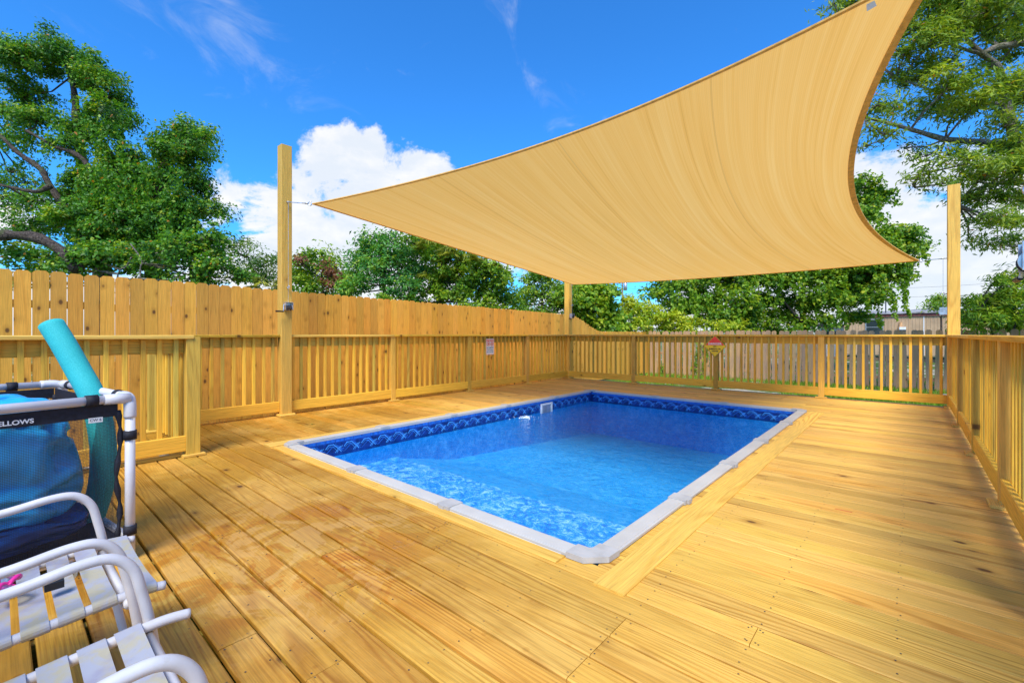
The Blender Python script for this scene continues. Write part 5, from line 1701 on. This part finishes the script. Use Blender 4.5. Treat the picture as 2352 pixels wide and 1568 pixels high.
# low step outside the railing
st = thing('deck_step', 'low wooden step below the short return of railing', 'step', (-5.6, .6, GZ))
for i in range(3):
    board('step_board', st, .95, .137, .03, (-5.62, .72 + i * .141, -0.10), ALX, M['deck'])
for x in (-6.0, -5.25):
    board('step_support', st, .40, .036, .20, (x, .86, -0.217), ALY, M['green'])
# tree stump on the grass
q = at(2170, 870, 10.8)
stp = thing('tree_stump', 'short sawn grey tree stump on the grass beside the far sail post', 'stump', (1.02, 13.2, GZ))
sx_, sy_ = 0.62, 12.6
obj('stump_side', MB().tube([(sx_, sy_, GZ - .02), (sx_, sy_, GZ + .1), (sx_, sy_, GZ + .23)], [.16, .135, .13], 16).mesh('stump', M['bark_pale'], True), stp)
obj('cut_face', MB().tube([(sx_, sy_, GZ + .2302), (sx_, sy_, GZ + .236)], .128, 16).mesh('cut', M['stump']), stp)

# ------------------------------------------------------------------ tan trailer and what stands round it
TY = 34.0
tx0, tx1, tz1 = -3.0, 7.5, 2.12
tr_ = thing('mobile_home', 'tan corrugated metal trailer home with maroon fascia beyond the old fence', 'mobile home', ((tx0 + tx1) / 2, TY, GZ))
pan = [(tx0, 0.6), (0.6, 4.1), (4.1, tx1)]
for (xa, xb) in pan:
    mb = MB()
    x = xa + .01
    prof = []
    while x < xb - .02:
        prof += [(x, 0), (x + .10, 0), (x + .115, -.014), (x + .135, -.014), (x + .15, 0)]
        x += .15
    prof.append((xb - .01, 0))
    nn = len(prof)
    mb.add([(a, TY + b, GZ + .25) for a, b in prof] + [(a, TY + b, tz1) for a, b in prof], [(i, i + 1, nn + i + 1, nn + i) for i in range(nn - 1)])
    obj('siding_panel', mb.mesh('siding', M['tan']), tr_)
obj('body', MB().box(tx0, tx1, TY + .02, TY + 3.4, GZ + .2, tz1 - .002).mesh('body', M['tan']), tr_)
for xs in (0.6, 4.1):
    obj('seam_strip', MB().box(xs - .02, xs + .02, TY - .02, TY - .002, GZ + .25, tz1).mesh('seam', M['white']), tr_)
obj('fascia', MB().box(tx0 - .05, tx1 + .05, TY - .08, TY + .05, tz1 + .003, tz1 + .16).mesh('fascia', M['maroon']), tr_)
mb = MB()
nn = 36
xs = np.linspace(tx0 - .12, tx1 + .12, nn)
zz = tz1 + .20 + .035 * np.sin(xs * 2.3) + .02 * np.sin(xs * 6.1)
mb.add([(x, TY - .14, z) for x, z in zip(xs, zz)] + [(x, TY + 1.7, z + .22) for x, z in zip(xs, zz)] + [(x, TY + 3.5, z) for x, z in zip(xs, zz)] + [(x, TY - .14, tz1 + .155) for x in xs],
       [(i, i + 1, nn + i + 1, nn + i) for i in range(nn - 1)] + [(nn + i, nn + i + 1, 2 * nn + i + 1, 2 * nn + i) for i in range(nn - 1)] + [(3 * nn + i, 3 * nn + i + 1, i + 1, i) for i in range(nn - 1)])
obj('roof', mb.mesh('roof', M['roof_grey']), tr_)


def tpx(px, py):
    """point of the trailer wall seen at a photo position"""
    t = (px - CXP) / FPX
    d = TY / (t * SA + CA)
    return d * (t * CA - SA), EYE - (py - HYP) * d / FPX


(wx0, wz1), (wx1, wz0) = tpx(1990, 735), tpx(2027, 768)
wd = obj('window', MB().box(wx0, wx1, TY - .035, TY - .0155, wz0, wz1).mesh('w', M['window_glass']), tr_)
mb = MB()
for (a, b, c_, d_) in ((wx0 - .05, wx1 + .05, wz1, wz1 + .06), (wx0 - .05, wx1 + .05, wz0 - .06, wz0), (wx0 - .05, wx0, wz0, wz1), (wx1, wx1 + .05, wz0, wz1), (wx0, wx1, (wz0 + wz1) / 2 - .02, (wz0 + wz1) / 2 + .02)):
    mb.box(a, b, TY - .05, TY - .036, c_, d_)
obj('window_frame', mb.mesh('wf', M['aluminium']), wd)
(ax0, az1), (ax1, az0) = tpx(2066, 751), tpx(2081, 762)
ac = obj('air_conditioner', MB().box(ax0, ax1, TY - .34, TY - .0155, az0 + (az1 - az0) * .45, az1).mesh('ac', M['white']), tr_)
obj('air_grille', MB().box(ax0, ax1, TY - .33, TY - .0155, az0, az0 + (az1 - az0) * .44).mesh('acg', M['dark_metal']), ac)
(lx0, lz0), (lx1, lz1) = tpx(2056, 775), tpx(2069, 740)
o = obj('leaning_plank', MB().tube([(lx0, TY - .6, GZ), (lx1, TY - .05, lz1)], .07, 4).mesh('plank', M['old']))
tag(o, 'grey plank leaning against the tan trailer wall beside the air conditioner', 'plank')
ant = thing('antenna_mast', 'thin metal mast standing at the trailer roof edge behind hanging vines', 'mast', (*tpx(2034, 760)[:1], TY + .3, GZ))
(mx_, mz_) = tpx(2034, 682)
obj('mast_pole', MB().tube([(mx_, TY + .3, GZ), (mx_, TY + .3, mz_ + .2)], .03, 8).mesh('mast', M['dark_metal']), ant)
obj('mast_arm', MB().tube([(mx_ - .25, TY + .3, mz_ - .1), (mx_ + .1, TY + .3, mz_ - .05)], .015, 6).mesh('arm', M['dark_metal']), ant)
(vx, vz) = tpx(2053, 702)
o = obj('vent_pipe', MB().tube([(vx, TY + 1.0, tz1 + .1), (vx, TY + 1.0, vz)], .05, 8).tube([(vx, TY + 1.0, vz), (vx, TY + 1.0, vz + .06)], .075, 8).mesh('vent', M['bark']))
tag(o, 'short brown vent pipe standing on the trailer roof', 'pipe')
# white shed with a dark roof
sh = thing('white_shed', 'small white clapboard shed with dark roof half hidden by the vine tree', 'shed', (-3.8, 36, GZ))
for i in range(12):
    obj('clapboard', MB().box(-4.5, -3.15, 36 - .02 - .004 * (i % 2), 36 + .02, GZ + i * .16, GZ + i * .16 + .158).mesh('clap', M['white']), sh)
obj('roof', MB().prism([(-5.6, 1.62), (-3.12, 1.62), (-3.12, 1.74), (-5.6, 1.84)], 35.6, 39.0, Matrix(((1, 0, 0, 0), (0, 0, 1, 0), (0, 1, 0, 0), (0, 0, 0, 1)))).mesh('roof', M['brick_dark']), sh)
obj('body', MB().box(-4.48, -3.17, 36.03, 38.9, GZ, 1.61).mesh('body', M['white']), sh)
obj('window', MB().box(-4.2, -3.6, 35.95, 35.972, .75, 1.3).mesh('w', M['window_glass']), sh)

# ------------------------------------------------------------------ utility pole and wires
DP = 80.0
pb = at(1429.5, 780, DP)
up_ = thing('utility_pole', 'distant wooden utility pole with a grey transformer in the gap below the sail', 'utility pole', (pb[0], pb[1], GZ))
obj('pole', MB().tube([(pb[0], pb[1], GZ), (pb[0], pb[1], 12.2)], [.19, .13], 10).mesh('pole', M['concrete'], True), up_)
pt = at(1436.5, 657, DP)
obj('transformer', MB().tube([(pt[0], pt[1], pt[2] - .75), (pt[0], pt[1], pt[2] + .7)], .30, 14).tube([(pt[0], pt[1], pt[2] + .7), (pt[0], pt[1], pt[2] + .85)], [.3, .08], 14).mesh('tf', M['aluminium'], True), up_)
rt = np.array((CA, SA, 0))
obj('cross_arm', MB().tube([Vector(np.array((pb[0], pb[1], 11.4)) - rt * 1.1), Vector(np.array((pb[0], pb[1], 11.4)) + rt * 1.1)], .07, 6).mesh('arm', M['concrete']), up_)
far_r = at(2750, 600, 62)
for i, (z0, sag, lab) in enumerate(((11.5, 3.2, 'upper thin black power line crossing the sky above the trailer'), (9.3, 2.4, 'lower thin black power line crossing the sky above the trailer'))):
    a, b = np.array((pb[0], pb[1], z0)), np.array((far_r[0], far_r[1], z0 - .2))
    pts = [tuple(a * (1 - s) + b * s - np.array((0, 0, sag * 4 * s * (1 - s)))) for s in np.linspace(0, 1, 40)]
    o = obj('power_line', MB().tube(pts, .016, 5).mesh('wire', M['black_plastic']))
    tag(o, lab, 'cable', 'power lines')

# fallen leaf on the deck
q = Vector((-5.55, 2.55, .004))
lf = thing('fallen_leaf', 'small curled yellow green leaf lying on the deck near the tall sail post', 'leaf', tuple(q))
obj('blade', mesh('blade', [q + Vector(p) for p in ((0, 0, 0), (.015, .03, .012), (.0, .075, .004), (-.015, .03, .010))], [(0, 1, 2), (0, 2, 3)], M['leaf_dry']), lf)
obj('stalk', MB().tube([q, q + Vector((.01, -.05, .02))], .0015, 5).mesh('stalk', M['leaf_dry']), lf)
